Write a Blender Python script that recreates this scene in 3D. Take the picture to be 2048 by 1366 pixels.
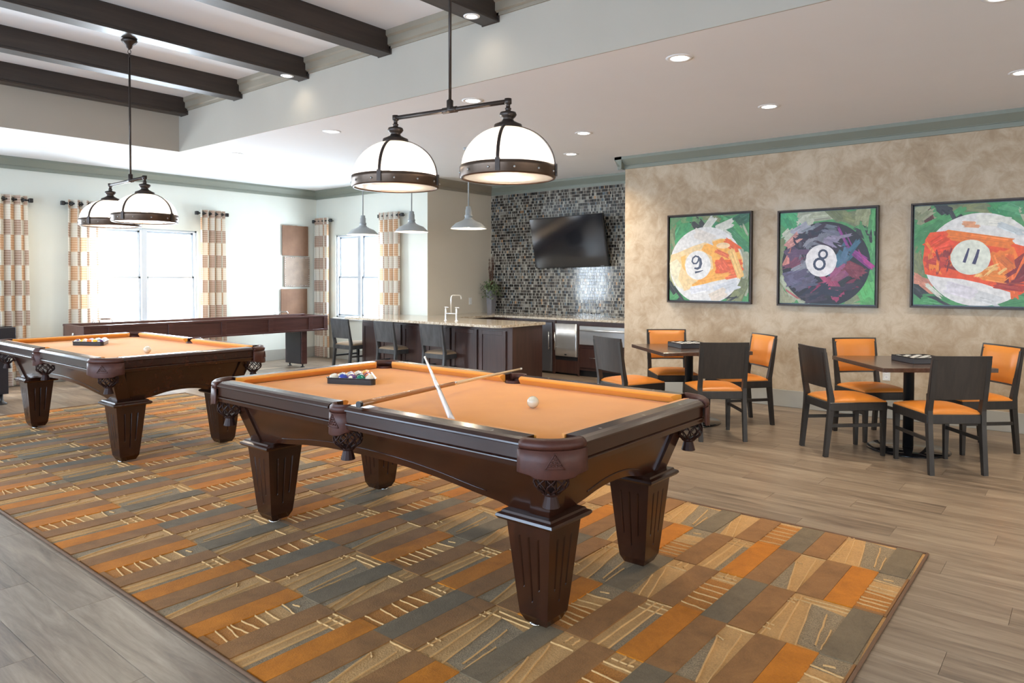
import bpy, bmesh, math, random
from mathutils import Vector, Matrix
D=bpy.data; SC=bpy.context.scene; COL=SC.collection
for o in list(D.objects): D.objects.remove(o)
PI=math.pi; R=math.radians
rnd=random.Random(7)

# ------------------------------------------------------------------ camera
H=1.41
def cam_axes(pitch,yaw,roll):
    f=Vector((math.cos(pitch)*math.cos(yaw),math.cos(pitch)*math.sin(yaw),-math.sin(pitch)))
    r=f.cross(Vector((0,0,1))).normalized(); u=r.cross(f)
    return r*math.cos(roll)+u*math.sin(roll), u*math.cos(roll)-r*math.sin(roll), f
cr,cu,cf=cam_axes(0.02187,0.68746,0.00219)
cd=D.cameras.new('camera'); cam=D.objects.new('camera',cd); COL.objects.link(cam)
cam.matrix_world=Matrix(((cr.x,cu.x,-cf.x,0),(cr.y,cu.y,-cf.y,0),(cr.z,cu.z,-cf.z,H),(0,0,0,1)))
cd.sensor_width=36; cd.lens=1421.05/2048*36; cd.shift_y=-(683-587.36)/2048; cd.clip_end=200; cd.clip_start=.05
SC.camera=cam
def proj(p):
    v=Vector(p)-Vector((0,0,H)); d=v.dot(cf)
    if d<=.05: return None
    return 1024+1421.05*v.dot(cr)/d, 587.36-1421.05*v.dot(cu)/d

# ------------------------------------------------------------------ world, exposure, daylight
w=D.worlds.new('sky'); SC.world=w; w.use_nodes=True
bg=w.node_tree.nodes['Background']; bg.inputs[0].default_value=(.86,.93,1,1); bg.inputs[1].default_value=5.0
SC.view_settings.view_transform='Standard'; SC.view_settings.look='None'
SC.view_settings.gamma=1; SC.view_settings.use_curve_mapping=False; SC.view_settings.exposure=-0.17
def area(name,loc,rot,sx,sy,power,col=(1,1,1),shape='RECTANGLE',spread=PI):
    l=D.lights.new(name,'AREA'); l.shape=shape; l.size=sx
    if shape=='RECTANGLE': l.size_y=sy
    l.energy=power; l.color=col; l.spread=spread
    o=D.objects.new(name,l); COL.objects.link(o); o.location=loc; o.rotation_euler=rot; return o
DAY=(.74,.87,1.0)
for (x0,x1) in ((.6,2.2),(3.88,5.42)):
    area('daylight_fill',((x0+x1)/2,11.0,1.43),(R(-90),0,0),x1-x0,1.4,270,DAY)
area('daylight_fill',(7.83,9.62,1.45),(0,R(90),0),1.4,1.2,190,DAY)
sl=D.lights.new('sun','SUN'); sl.energy=7; sl.angle=R(1.5); sl.color=(1,.95,.88); so=D.objects.new('sun',sl); COL.objects.link(so); so.rotation_euler=Vector((.66,-.34,-.62)).to_track_quat('-Z','Y').to_euler()
for y in (8.2,5.4,2.6,-.2):
    area('daylight_fill',(-3.75,y,1.5),(0,R(-90),0),1.9,1.9,225,(.52,.73,1))  # cool fill lamps added at the made-up, unseen left windows
for x in (-1.2,1.6,4.4):
    area('daylight_fill',(x,-5.25,1.55),(R(90),0,0),1.9,1.9,45,(1,.86,.70))  # warm fill lamps added behind the camera, at made-up windows

# ------------------------------------------------------------------ materials
def lin(c):
    if isinstance(c,str):
        c=tuple(int(c[i:i+2],16)/255 for i in (0,2,4)); c=tuple(v/12.92 if v<=.04045 else ((v+.055)/1.055)**2.4 for v in c)
    return (*c[:3],1)
def newmat(n):
    m=D.materials.new(n); m.use_nodes=True; return m,m.node_tree.nodes,m.node_tree.links,m.node_tree.nodes['Principled BSDF']
def ramp(N,stops):
    r=N.new('ShaderNodeValToRGB'); e=r.color_ramp.elements
    while len(e)<len(stops): e.new(.5)
    for k,(p,c) in enumerate(stops): e[k].position=p; e[k].color=lin(c)
    return r
def coords(N,L,scale=(1,1,1),kind='Object',loc=(0,0,0)):
    t=N.new('ShaderNodeTexCoord'); m=N.new('ShaderNodeMapping'); m.inputs['Scale'].default_value=scale; m.inputs['Location'].default_value=loc
    L.new(t.outputs[kind],m.inputs[0]); return m.outputs[0]
def noise(N,L,vec,scale,detail=4,rough=.55,dist=0):
    n=N.new('ShaderNodeTexNoise'); n.inputs['Scale'].default_value=scale; n.inputs['Detail'].default_value=detail
    n.inputs['Roughness'].default_value=rough; n.inputs['Distortion'].default_value=dist; L.new(vec,n.inputs['Vector']); return n
def bump(N,L,src,b,strength=.2,dist=.002):
    p=N.new('ShaderNodeBump'); p.inputs['Strength'].default_value=strength; p.inputs['Distance'].default_value=dist
    L.new(src,p.inputs['Height']); L.new(p.outputs[0],b.inputs['Normal'])
def plain(n,c,rough=.5,metal=0,coat=0,c2=None,ns=8,bs=0,bscale=60,bdist=.001,spec=.5,sheen=0):
    m,N,L,b=newmat(n); b.inputs['Roughness'].default_value=rough; b.inputs['Metallic'].default_value=metal
    b.inputs['Coat Weight'].default_value=coat; b.inputs['Coat Roughness'].default_value=.12; b.inputs['Specular IOR Level'].default_value=spec
    b.inputs['Sheen Weight'].default_value=sheen
    c=lin(c); c2=lin(c2) if c2 else tuple(v*.86 for v in c[:3])+(1,)
    v=coords(N,L); n1=noise(N,L,v,ns); r=ramp(N,[(.3,c2),(.7,c)]); L.new(n1.outputs[0],r.inputs[0]); L.new(r.outputs[0],b.inputs['Base Color'])
    if bs: n2=noise(N,L,v,bscale,2); bump(N,L,n2.outputs[0],b,bs,bdist)
    return m
def wood(n,c1,c2,rough=.35,axis='x',scale=9,coat=.3,stretch=.08,bs=.08):
    m,N,L,b=newmat(n); s=[1,1,1]; s['xyz'.index(axis)]=stretch
    v=coords(N,L,s); n1=noise(N,L,v,scale*4,6,.65,.6); n2=noise(N,L,v,scale,3,.5,1.2)
    mx=N.new('ShaderNodeMath'); mx.operation='MULTIPLY_ADD'; mx.inputs[1].default_value=.6
    ml=N.new('ShaderNodeMath'); ml.operation='MULTIPLY'; ml.inputs[1].default_value=.4; L.new(n2.outputs[0],ml.inputs[0])
    L.new(n1.outputs[0],mx.inputs[0]); L.new(ml.outputs[0],mx.inputs[2])
    r=ramp(N,[(.32,c1),(.68,c2)]); L.new(mx.outputs[0],r.inputs[0]); L.new(r.outputs[0],b.inputs['Base Color'])
    b.inputs['Roughness'].default_value=rough; b.inputs['Coat Weight'].default_value=coat; b.inputs['Coat Roughness'].default_value=.15
    if bs: bump(N,L,n1.outputs[0],b,bs,.001)
    return m
def emis(n,c,s):
    m,N,L,b=newmat(n); b.inputs['Base Color'].default_value=(*c,1); b.inputs['Emission Color'].default_value=(*c,1); b.inputs['Emission Strength'].default_value=s; return m
M={}
M['sage']=plain('wall_sage',(.64,.65,.585),.85,ns=2,c2=(.62,.63,.56))
M['beige']=plain('wall_beige',(.60,.54,.44),.85,ns=2,c2=(.58,.52,.42))
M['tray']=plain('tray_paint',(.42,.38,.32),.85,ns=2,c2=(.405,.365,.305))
M['ceil']=plain('ceiling_white',(.78,.785,.795),.9,ns=2,c2=(.765,.77,.78))
M['crown']=plain('crown_sage',(.21,.225,.185),.5,ns=3,c2=(.20,.215,.175))
M['crown2']=plain('crown_taupe',(.29,.25,.19),.5,ns=3)
M['base']=plain('baseboard_grey',(.36,.34,.295),.45,ns=3)
M['white']=plain('white_trim',(.82,.82,.82),.4,ns=3,c2=(.8,.8,.8))
M['pw']=wood('pool_wood',(.014,.0035,.0014),(.050,.014,.006),.27,'y',7,.2)
M['pwz']=wood('pool_wood_upright',(.012,.003,.0013),(.044,.012,.005),.27,'z',7,.2)
M['leather']=plain('pocket_leather',(.078,.023,.014),.45,c2=(.055,.016,.010),ns=30,bs=.3,bscale=300,spec=.35)
M['net']=plain('net_leather',(.03,.010,.007),.5,ns=30,spec=.25)
M['felt']=plain('orange_felt',(.78,.315,.042),.92,c2=(.74,.29,.036),ns=6,bs=.25,bscale=700,bdist=.0005,spec=.15,sheen=.2)
M['vinyl']=plain('orange_vinyl',(.68,.235,.035),.36,c2=(.62,.205,.028),ns=5,bs=.1,bscale=200)
M['cw']=wood('chair_wood',(.009,.007,.006),(.026,.020,.016),.42,'z',10,.08)
M['cwp']=wood('chair_panel_wood',(.012,.009,.007),(.034,.024,.018),.40,'z',12,.1)
M['stool_glare']=wood('stool_wood_glare',(.022,.023,.025),(.07,.073,.078),.32,'z',11,.25)  # lighter than the cafe chairs: window glare is put into the colour
M['beam']=wood('beam_wood',(.012,.008,.006),(.045,.030,.023),.45,'x',6,.1,.06,.3)
M['cab']=wood('cabinet_wood',(.028,.011,.009),(.062,.027,.020),.35,'z',6,.3)
M['tabl']=wood('table_laminate',(.045,.026,.019),(.10,.060,.043),.25,'x',8,.3)
M['shuf']=wood('shuffleboard_wood',(.035,.011,.009),(.085,.030,.024),.33,'x',6,.4)
M['shufp']=wood('shuffleboard_playfield',(.45,.28,.14),(.6,.4,.22),.15,'x',6,.6)
M['black']=plain('black_metal',(.012,.012,.013),.35,coat=.2)
M['blackg']=plain('black_gloss',(.010,.010,.012),.08,spec=.6)
M['dark']=plain('dark_grey_laminate',(.022,.02,.024),.4)
M['bronze']=plain('bronze',(.13,.085,.06),.36,metal=.75,c2=(.09,.06,.042),ns=12)
M['bronzed']=plain('dark_bronze',(.05,.035,.028),.38,metal=.6,ns=12)
M['steel']=plain('brushed_steel',(.74,.74,.73),.30,metal=.75,c2=(.62,.62,.62),ns=3)
M['steeld']=plain('dark_steel',(.16,.16,.18),.3,metal=.6,ns=3)
M['chrome']=plain('chrome',(.85,.85,.85),.12,metal=1)
M['winf']=plain('window_frame_backlit',(.50,.53,.56),.4,ns=3,c2=(.48,.51,.54))  # white trim darkened, its backlit shade is put into the colour
M['grey']=plain('grey_enamel',(.30,.32,.32),.35,coat=.2)
M['inner']=plain('white_enamel',(.85,.84,.80),.4)
M['glow']=emis('lamp_glow',(1,.93,.82),9)
M['glowc']=emis('can_glow',(1,.95,.88),22)
M['plastic']=plain('white_plastic',(.75,.74,.70),.4)
M['ivory']=plain('ball_ivory',(.70,.62,.47),.08,coat=.6,c2=(.69,.61,.46))
M['scr']=plain('screen_black',(.008,.009,.012),.09,spec=.7)
M['rod']=plain('rod_black',(.012,.011,.011),.3)
M['vase']=plain('vase_grey',(.22,.21,.22),.45)
M['leaf']=plain('leaf_green',(.10,.15,.05),.6,c2=(.16,.19,.09),ns=40)
M['twig']=plain('twig_brown',(.10,.045,.025),.7)
M['cueb']=wood('cue_butt_brown',(.28,.11,.035),(.42,.18,.06),.2,'x',10,.6)
M['cues']=plain('cue_shaft_maple',(.72,.52,.30),.25,coat=.5)
M['cuew']=plain('cue_white',(.72,.70,.70),.2,coat=.6,c2=(.66,.64,.64))
M['binding']=plain('rug_binding',(.16,.085,.045),.85)
M['out']=plain('outside_ground',(.5,.5,.46),.9)
M['sight']=plain('pearl_sight',(.8,.78,.7),.2)
M['pewter']=plain('pewter',(.45,.44,.42),.35,metal=.8)

def faux():
    m,N,L,b=newmat('wall_mottled_plaster'); v=coords(N,L)
    n1=noise(N,L,v,1.3,8,.62,.5); n2=noise(N,L,v,7,8,.7,.8)
    r=ramp(N,[(.30,(.25,.16,.088)),(.45,(.39,.285,.18)),(.58,(.51,.41,.295)),(.74,(.57,.49,.39))])
    a=N.new('ShaderNodeMath'); a.operation='MULTIPLY_ADD'; a.inputs[1].default_value=.45
    q=N.new('ShaderNodeMath'); q.operation='MULTIPLY'; q.inputs[1].default_value=.55; L.new(n1.outputs[0],q.inputs[0])
    L.new(n2.outputs[0],a.inputs[0]); L.new(q.outputs[0],a.inputs[2]); L.new(a.outputs[0],r.inputs[0]); L.new(r.outputs[0],b.inputs['Base Color'])
    b.inputs['Roughness'].default_value=.6; bump(N,L,n2.outputs[0],b,.15,.004); return m
M['faux']=faux()
PWID=.2; PLEN=1.22
def plankmat():
    m,N,L,b=newmat('floor_plank_oak'); t=N.new('ShaderNodeNewGeometry'); s=N.new('ShaderNodeSeparateXYZ'); L.new(t.outputs['Position'],s.inputs[0])
    def mth(op,a,bb=None,c=None):
        n=N.new('ShaderNodeMath'); n.operation=op
        for i,x in enumerate((a,bb,c)):
            if x is None: continue
            if isinstance(x,(int,float)): n.inputs[i].default_value=x
            else: L.new(x,n.inputs[i])
        return n.outputs[0]
    col=mth('FLOOR',mth('DIVIDE',mth('ADD',s.outputs[0],39.9),PWID))
    off=mth('FRACT',mth('MULTIPLY',col,.377)); row=mth('FLOOR',mth('ADD',mth('DIVIDE',mth('ADD',s.outputs[1],50.),PLEN),off))
    cx=N.new('ShaderNodeCombineXYZ'); L.new(col,cx.inputs[0]); L.new(row,cx.inputs[1])
    wn=N.new('ShaderNodeTexWhiteNoise'); wn.noise_dimensions='3D'; L.new(cx.outputs[0],wn.inputs[0])
    sc=N.new('ShaderNodeCombineXYZ'); L.new(mth('MULTIPLY',s.outputs[0],1.),sc.inputs[0]); L.new(mth('MULTIPLY',s.outputs[1],.09),sc.inputs[1]); L.new(mth('MULTIPLY',wn.outputs[0],37.),sc.inputs[2])
    n1=noise(N,L,sc.outputs[0],16,6,.65,.9); n2=noise(N,L,sc.outputs[0],110,3,.6,.2)
    v=mth('ADD',mth('MULTIPLY',n1.outputs[0],.72),mth('ADD',mth('MULTIPLY',n2.outputs[0],.16),mth('MULTIPLY',wn.outputs[0],.10)))
    r=ramp(N,[(.30,(.095,.066,.046)),(.48,(.22,.163,.115)),(.66,(.345,.27,.195))]); L.new(v,r.inputs[0]); L.new(r.outputs[0],b.inputs['Base Color'])
    b.inputs['Roughness'].default_value=.33; b.inputs['Specular IOR Level'].default_value=.5; bump(N,L,n2.outputs[0],b,.12,.0008); return m
M['plank']=plankmat()
def pile(n,c,rib,bs=.5,scale=160,mix=.55):
    m,N,L,b=newmat(n); v=coords(N,L); n1=noise(N,L,v,7,5,.7,.6); n2=noise(N,L,v,scale,2,.7)
    c=lin(c); r=ramp(N,[(.25,tuple(x*mix for x in c[:3])),(.75,tuple(min(1,x*1.15) for x in c[:3]))])
    a=N.new('ShaderNodeMath'); a.operation='MULTIPLY_ADD'; a.inputs[1].default_value=rib
    q=N.new('ShaderNodeMath'); q.operation='MULTIPLY'; q.inputs[1].default_value=1-rib; L.new(n1.outputs[0],q.inputs[0]); L.new(n2.outputs[0],a.inputs[0]); L.new(q.outputs[0],a.inputs[2])
    L.new(a.outputs[0],r.inputs[0]); L.new(r.outputs[0],b.inputs['Base Color']); b.inputs['Roughness'].default_value=.95; b.inputs['Specular IOR Level'].default_value=.1; b.inputs['Sheen Weight'].default_value=.07; b.inputs['Sheen Roughness'].default_value=.4
    bump(N,L,n2.outputs[0],b,bs,.004); return m
M['rbrown']=pile('rug_brown_pile',(.30,.142,.048),.3); M['rorange']=pile('rug_orange_pile',(.54,.18,.014),.3)
M['rgrey']=pile('rug_grey_pile',(.195,.142,.083),.3); M['rtan']=pile('rug_tan_loop',(.53,.30,.115),.6,.9,120,.6)
M['rspeck']=pile('rug_grey_speckle',(.38,.275,.16),.85,.9,210,.25); M['rotex']=pile('rug_orange_loop',(.50,.20,.04),.75,.9,170,.4); M['rrib']=pile('rug_rib',(.60,.36,.15),.5,.8,120,.7)
def granite():
    m,N,L,b=newmat('granite'); v=coords(N,L); n1=noise(N,L,v,120,4,.8); n2=noise(N,L,v,28,3,.6)
    r=ramp(N,[(.36,(.03,.022,.018)),(.43,(.30,.22,.14)),(.52,(.55,.48,.38)),(.66,(.72,.68,.60))])
    a=N.new('ShaderNodeMath'); a.operation='MULTIPLY_ADD'; a.inputs[1].default_value=.7; q=N.new('ShaderNodeMath'); q.operation='MULTIPLY'; q.inputs[1].default_value=.3
    L.new(n2.outputs[0],q.inputs[0]); L.new(n1.outputs[0],a.inputs[0]); L.new(q.outputs[0],a.inputs[2]); L.new(a.outputs[0],r.inputs[0]); L.new(r.outputs[0],b.inputs['Base Color'])
    b.inputs['Roughness'].default_value=.12; return m
M['granite']=granite()
def tilemat():
    m,N,L,b=newmat('mosaic_glass_tile'); g=N.new('ShaderNodeNewGeometry')
    r=ramp(N,[(0,(.015,.012,.012)),(.24,(.045,.033,.026)),(.40,(.10,.085,.07)),(.54,(.19,.165,.135)),(.70,(.27,.25,.21)),(.84,(.38,.35,.29)),(.93,(.10,.13,.15)),(.985,(.45,.25,.12))])
    r.color_ramp.interpolation='CONSTANT'; L.new(g.outputs['Random Per Island'],r.inputs[0]); L.new(r.outputs[0],b.inputs['Base Color'])
    b.inputs['Roughness'].default_value=.10; b.inputs['Specular IOR Level'].default_value=.6; return m
M['tile']=tilemat(); M['grout']=plain('grout',(.48,.45,.38),.8)
def curtainmat():
    m,N,L,b=newmat('plaid_curtain'); t=N.new('ShaderNodeTexCoord'); s=N.new('ShaderNodeSeparateXYZ'); L.new(t.outputs['UV'],s.inputs[0])
    def mth(op,a,bb=None,c=None):
        n=N.new('ShaderNodeMath'); n.operation=op
        for i,x in enumerate((a,bb,c)):
            if x is None: continue
            if isinstance(x,(int,float)): n.inputs[i].default_value=x
            else: L.new(x,n.inputs[i])
        return n.outputs[0]
    u,v=s.outputs[0],s.outputs[1]; cu_=mth('FLOOR',u); cv=mth('FLOOR',v)
    par=mth('ABSOLUTE',mth('MODULO',mth('ADD',cu_,cv),2)); cpar=mth('ABSOLUTE',mth('MODULO',cu_,2))
    hu=mth('GREATER_THAN',mth('FRACT',mth('MULTIPLY',u,6)),.68); hv=mth('GREATER_THAN',mth('FRACT',mth('MULTIPLY',v,6)),.68)
    ht=mth('MAXIMUM',hu,hv)
    def mixc(f,a,c):
        n=N.new('ShaderNodeMix'); n.data_type='RGBA'; L.new(f,n.inputs[0])
        for i,x in ((6,a),(7,c)):
            if isinstance(x,tuple): n.inputs[i].default_value=lin(x)
            else: L.new(x,n.inputs[i])
        return n.outputs[2]
    og=mixc(ht,(.72,.52,.35),(.55,.30,.16)); br=mixc(ht,(.60,.47,.38),(.33,.21,.15)); cr_=mixc(ht,(.76,.72,.64),(.68,.64,.54))
    f=mixc(par,cr_,mixc(cpar,og,br)); L.new(f,b.inputs['Base Color']); b.inputs['Roughness'].default_value=.9
    tr=N.new('ShaderNodeBsdfTranslucent'); L.new(f,tr.inputs[0]); mx=N.new('ShaderNodeMixShader'); mx.inputs[0].default_value=.25
    L.new(b.outputs[0],mx.inputs[1]); L.new(tr.outputs[0],mx.inputs[2]); L.new(mx.outputs[0],N['Material Output'].inputs[0]); return m
M['curtain']=curtainmat()
def glassy(n,tr,transl,col=(1,1,1)):
    m,N,L,b=newmat(n); out=N['Material Output']; N.remove(b)
    t=N.new('ShaderNodeBsdfTransparent'); g=N.new('ShaderNodeBsdfGlossy'); g.inputs['Roughness'].default_value=.06
    lw=N.new('ShaderNodeLayerWeight'); lw.inputs[0].default_value=.5; pw_=N.new('ShaderNodeMath'); pw_.operation='POWER'; pw_.inputs[1].default_value=4; L.new(lw.outputs['Facing'],pw_.inputs[0]); f=N.new('ShaderNodeMath'); f.operation='MULTIPLY_ADD'; f.inputs[1].default_value=.35; f.inputs[2].default_value=.03; L.new(pw_.outputs[0],f.inputs[0]); mx=N.new('ShaderNodeMixShader'); L.new(f.outputs[0],mx.inputs[0])
    if transl:
        tl=N.new('ShaderNodeBsdfTranslucent'); tl.inputs[0].default_value=(*col,1); df=N.new('ShaderNodeBsdfDiffuse'); df.inputs[0].default_value=(*col,1)
        m1=N.new('ShaderNodeMixShader'); m1.inputs[0].default_value=.35; L.new(tl.outputs[0],m1.inputs[1]); L.new(df.outputs[0],m1.inputs[2])
        m2=N.new('ShaderNodeMixShader'); m2.inputs[0].default_value=transl; L.new(t.outputs[0],m2.inputs[1]); L.new(m1.outputs[0],m2.inputs[2]); L.new(m2.outputs[0],mx.inputs[1])
    else: L.new(t.outputs[0],mx.inputs[1])
    L.new(g.outputs[0],mx.inputs[2]); L.new(mx.outputs[0],out.inputs[0]); return m
M['pane']=glassy('window_glass',1,0); M['dome']=glassy('prismatic_glass',1,.45,(.95,.93,.90)); M['lens']=glassy('lens_glass',1,.35,(.95,.95,.93))
def granfab():
    return pile('stool_fabric',(.36,.26,.17),.8,.4,260,.55)
M['fab']=granfab()
M['hide']=plain('copper_hide',(.22,.12,.07),.75,c2=(.15,.075,.042),ns=4,bs=.2,bscale=40)
M['hide2']=plain('tan_hide',(.30,.22,.16),.6,c2=(.21,.15,.11),ns=9,bs=.3,bscale=60)

# ------------------------------------------------------------------ mesh helpers
def B(): return bmesh.new()
def box(bm,x0,x1,y0,y1,z0,z1,b=0,mi=0,seg=1,mat=None):
    t=bmesh.new(); bmesh.ops.create_cube(t,size=1)
    for v in t.verts: v.co=Vector(((x0+x1)/2+v.co.x*(x1-x0),(y0+y1)/2+v.co.y*(y1-y0),(z0+z1)/2+v.co.z*(z1-z0)))
    if b: bmesh.ops.bevel(t,geom=t.edges[:],offset=b,segments=seg,affect='EDGES',profile=.5)
    merge(bm,t,mi,mat)
def merge(bm,t,mi=0,mat=None):
    vs=[bm.verts.new(mat@v.co if mat else v.co) for v in t.verts]; t.verts.index_update()
    for f in t.faces:
        try:
            nf=bm.faces.new([vs[v.index] for v in f.verts]); nf.material_index=f.material_index or mi; nf.smooth=f.smooth
        except ValueError: pass
    t.free()
def prism(bm,pts,f,d0,d1,mi=0):
    """extrude a 2-D outline; f(a,b,d) maps to 3-D"""
    n=len(pts); A=[bm.verts.new(f(a,b,d0)) for a,b in pts]; Bv=[bm.verts.new(f(a,b,d1)) for a,b in pts]
    F=[bm.faces.new(A[::-1]),bm.faces.new(Bv)]
    for i in range(n): F.append(bm.faces.new((A[i],A[(i+1)%n],Bv[(i+1)%n],Bv[i])))
    for x in F: x.material_index=mi
    return F
def lathe(bm,prof,seg=24,c=(0,0,0),mi=0,caps=True,a0=0,a1=2*PI,smooth=True):
    full=abs(a1-a0-2*PI)<1e-6; n=seg if full else seg+1; rings=[]
    for r,z in prof:
        rings.append([bm.verts.new((c[0]+r*math.cos(a0+(a1-a0)*k/seg),c[1]+r*math.sin(a0+(a1-a0)*k/seg),c[2]+z)) for k in range(n)])
    for i in range(len(prof)-1):
        for k in range(n if full else n-1):
            q=(k+1)%n; f=bm.faces.new((rings[i][k],rings[i][q],rings[i+1][q],rings[i+1][k])); f.material_index=mi; f.smooth=smooth
    if caps and full:
        for rg in (rings[0],rings[-1]):
            try: f=bm.faces.new(rg); f.material_index=mi
            except ValueError: pass
def tube(bm,path,r,seg=8,closed=False,mi=0,flat=1.0):
    P=[Vector(p) for p in path]; n=len(P); rings=[]; prev=None
    for i,p in enumerate(P):
        if closed: d=(P[(i+1)%n]-P[i-1])
        else: d=P[min(i+1,n-1)]-P[max(i-1,0)]
        d.normalize(); up=Vector((0,0,1)) if abs(d.z)<.95 else Vector((1,0,0))
        if prev is not None and not closed: s=(prev-d*prev.dot(d)).normalized()
        else: s=d.cross(up).normalized()
        prev=s; t=d.cross(s); rr=r[i] if isinstance(r,(list,tuple)) else r
        rings.append([bm.verts.new(p+s*rr*math.cos(2*PI*k/seg)+t*rr*flat*math.sin(2*PI*k/seg)) for k in range(seg)])
    for i in range(n if closed else n-1):
        a,b=rings[i],rings[(i+1)%n]
        for k in range(seg): f=bm.faces.new((a[k],a[(k+1)%seg],b[(k+1)%seg],b[k])); f.smooth=True; f.material_index=mi
    if not closed:
        for rg in (rings[0],rings[-1]):
            f=bm.faces.new(rg); f.material_index=mi
def sphere(bm,c,r,u=24,v=14,mi=0,sc=(1,1,1)):
    t=bmesh.new(); bmesh.ops.create_uvsphere(t,u_segments=u,v_segments=v,radius=r)
    for f in t.faces: f.smooth=True
    for q in t.verts: q.co=Vector((q.co.x*sc[0]+c[0],q.co.y*sc[1]+c[1],q.co.z*sc[2]+c[2]))
    merge(bm,t,mi)
def loft(bm,rings,mi=0,caps=True,smooth=False):
    V=[[bm.verts.new(p) for p in r] for r in rings]; n=len(V[0])
    for i in range(len(V)-1):
        for k in range(n): f=bm.faces.new((V[i][k],V[i][(k+1)%n],V[i+1][(k+1)%n],V[i+1][k])); f.material_index=mi; f.smooth=smooth
    if caps: bm.faces.new(V[0][::-1]).material_index=mi; bm.faces.new(V[-1]).material_index=mi
def obj(name,bm,mats,parent=None,loc=None,rot=None,bevel=0):
    if bevel: bmesh.ops.bevel(bm,geom=[e for e in bm.edges if len(e.link_faces)==2 and e.calc_face_angle(0)>.5],offset=bevel,segments=1,affect='EDGES')
    bmesh.ops.recalc_face_normals(bm,faces=bm.faces[:])
    me=D.meshes.new(name); bm.to_mesh(me); bm.free()
    for m in (mats if isinstance(mats,(list,tuple)) else [mats]): me.materials.append(M[m] if isinstance(m,str) else m)
    o=D.objects.new(name,me); COL.objects.link(o)
    if parent: o.parent=parent
    if loc: o.location=loc
    if rot: o.rotation_euler=rot
    return o
def thing(name,label,cat,loc=(0,0,0),rz=0,group=None):
    o=D.objects.new(name,None); o.empty_display_size=.1; COL.objects.link(o); o.location=loc; o.rotation_euler=(0,0,rz); tag(o,label,cat,group); return o
def tag(o,label,cat=None,group=None):
    o['label']=label
    if cat: o['category']=cat
    if group: o['group']=group
    return o
def struct(name,bm,m,label=None,parent=None):
    o=obj(name,bm,m,parent)
    if not parent: o['kind']='structure'; o['category']='room'
    if label: o['label']=label
    return o
def dup(root,loc,rz,label,group=None):
    def cp(o,p):
        c=o.copy(); COL.objects.link(c); c.parent=p
        for ch in kids(o): cp(ch,c)
        return c
    kid={}
    for o in D.objects:
        if o.parent: kid.setdefault(o.parent,[]).append(o)
    kids=lambda o:kid.get(o,[])
    c=cp(root,None); c.location=loc; c.rotation_euler=(0,0,rz); c['label']=label
    if group: c['group']=group
    return c

# ------------------------------------------------------------------ room shell
ZC=2.95; ZT=3.57; XW=7.95; YW=10.8; XG=7.633; XT=9.12; YB=7.95; YP=4.66; XL=-3.6; YF=-5.1
TX0,TX1,TY0,TY1=-1.0,4.17,-1.3,8.71
bm=B(); box(bm,XL-.2,XT+.2,YF-.2,YW+.2,-.12,-.004); fl=struct('floor',bm,'dark','grey brown wood plank floor of the games room')
# planks
vis=[]; rest=[]
for ci in range(int((XL+39.9)/PWID),int((XT+39.9)/PWID)+1):
    x0=max(ci*PWID-39.9,XL); x1=min(ci*PWID-39.9+PWID,XT); off=(ci*.377)%1.0
    r0=int((YF+50)/PLEN+off); r1=int((YW+50)/PLEN+off)+1
    for ri in range(r0,r1):
        y0=max((ri-off)*PLEN-50,YF); y1=min((ri-off+1)*PLEN-50,YW)
        if y1-y0<.02 or x1-x0<.02: continue
        if x0>XW and y1<YP: continue
        if x0>1.34 and x1<4.1 and y0>.68 and y1<8.5: continue
        cx,cy=(x0+x1)/2,(y0+y1)/2; ok=False
        for qx in (x0,cx,x1):
            for qy in (y0,cy,y1):
                p=proj((qx,qy,0))
                if p and -20<p[0]<2068 and -20<p[1]<1386: ok=True
        d=cf.dot(Vector((cx,cy,-H)))
        if cx>XG and cy>YB: ok=False
        (vis if ok else rest).append((d,x0,x1,y0,y1))
vis.sort(); rest+=vis[300:]; vis=vis[:300]
G=.0005
def plankbox(bm,x0,x1,y0,y1):
    c=.0009; z=0.0
    a=[bm.verts.new(p) for p in ((x0+G,y0+G,-.004),(x1-G,y0+G,-.004),(x1-G,y1-G,-.004),(x0+G,y1-G,-.004))]
    m=[bm.verts.new(p) for p in ((x0+G,y0+G,z-c),(x1-G,y0+G,z-c),(x1-G,y1-G,z-c),(x0+G,y1-G,z-c))]
    t=[bm.verts.new(p) for p in ((x0+G+c,y0+G+c,z),(x1-G-c,y0+G+c,z),(x1-G-c,y1-G-c,z),(x0+G+c,y1-G-c,z))]
    for P,Q in ((a,m),(m,t)):
        for i in range(4): bm.faces.new((P[i],P[(i+1)%4],Q[(i+1)%4],Q[i]))
    bm.faces.new(t); bm.faces.new(a[::-1])
for d,x0,x1,y0,y1 in vis:
    bm=B(); plankbox(bm,x0,x1,y0,y1); obj('floor_plank',bm,'plank',fl)
bm=B()
for d,x0,x1,y0,y1 in rest: plankbox(bm,x0,x1,y0,y1)
o=obj('floor_planks_far',bm,'plank',fl); o['kind']='stuff'

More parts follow.
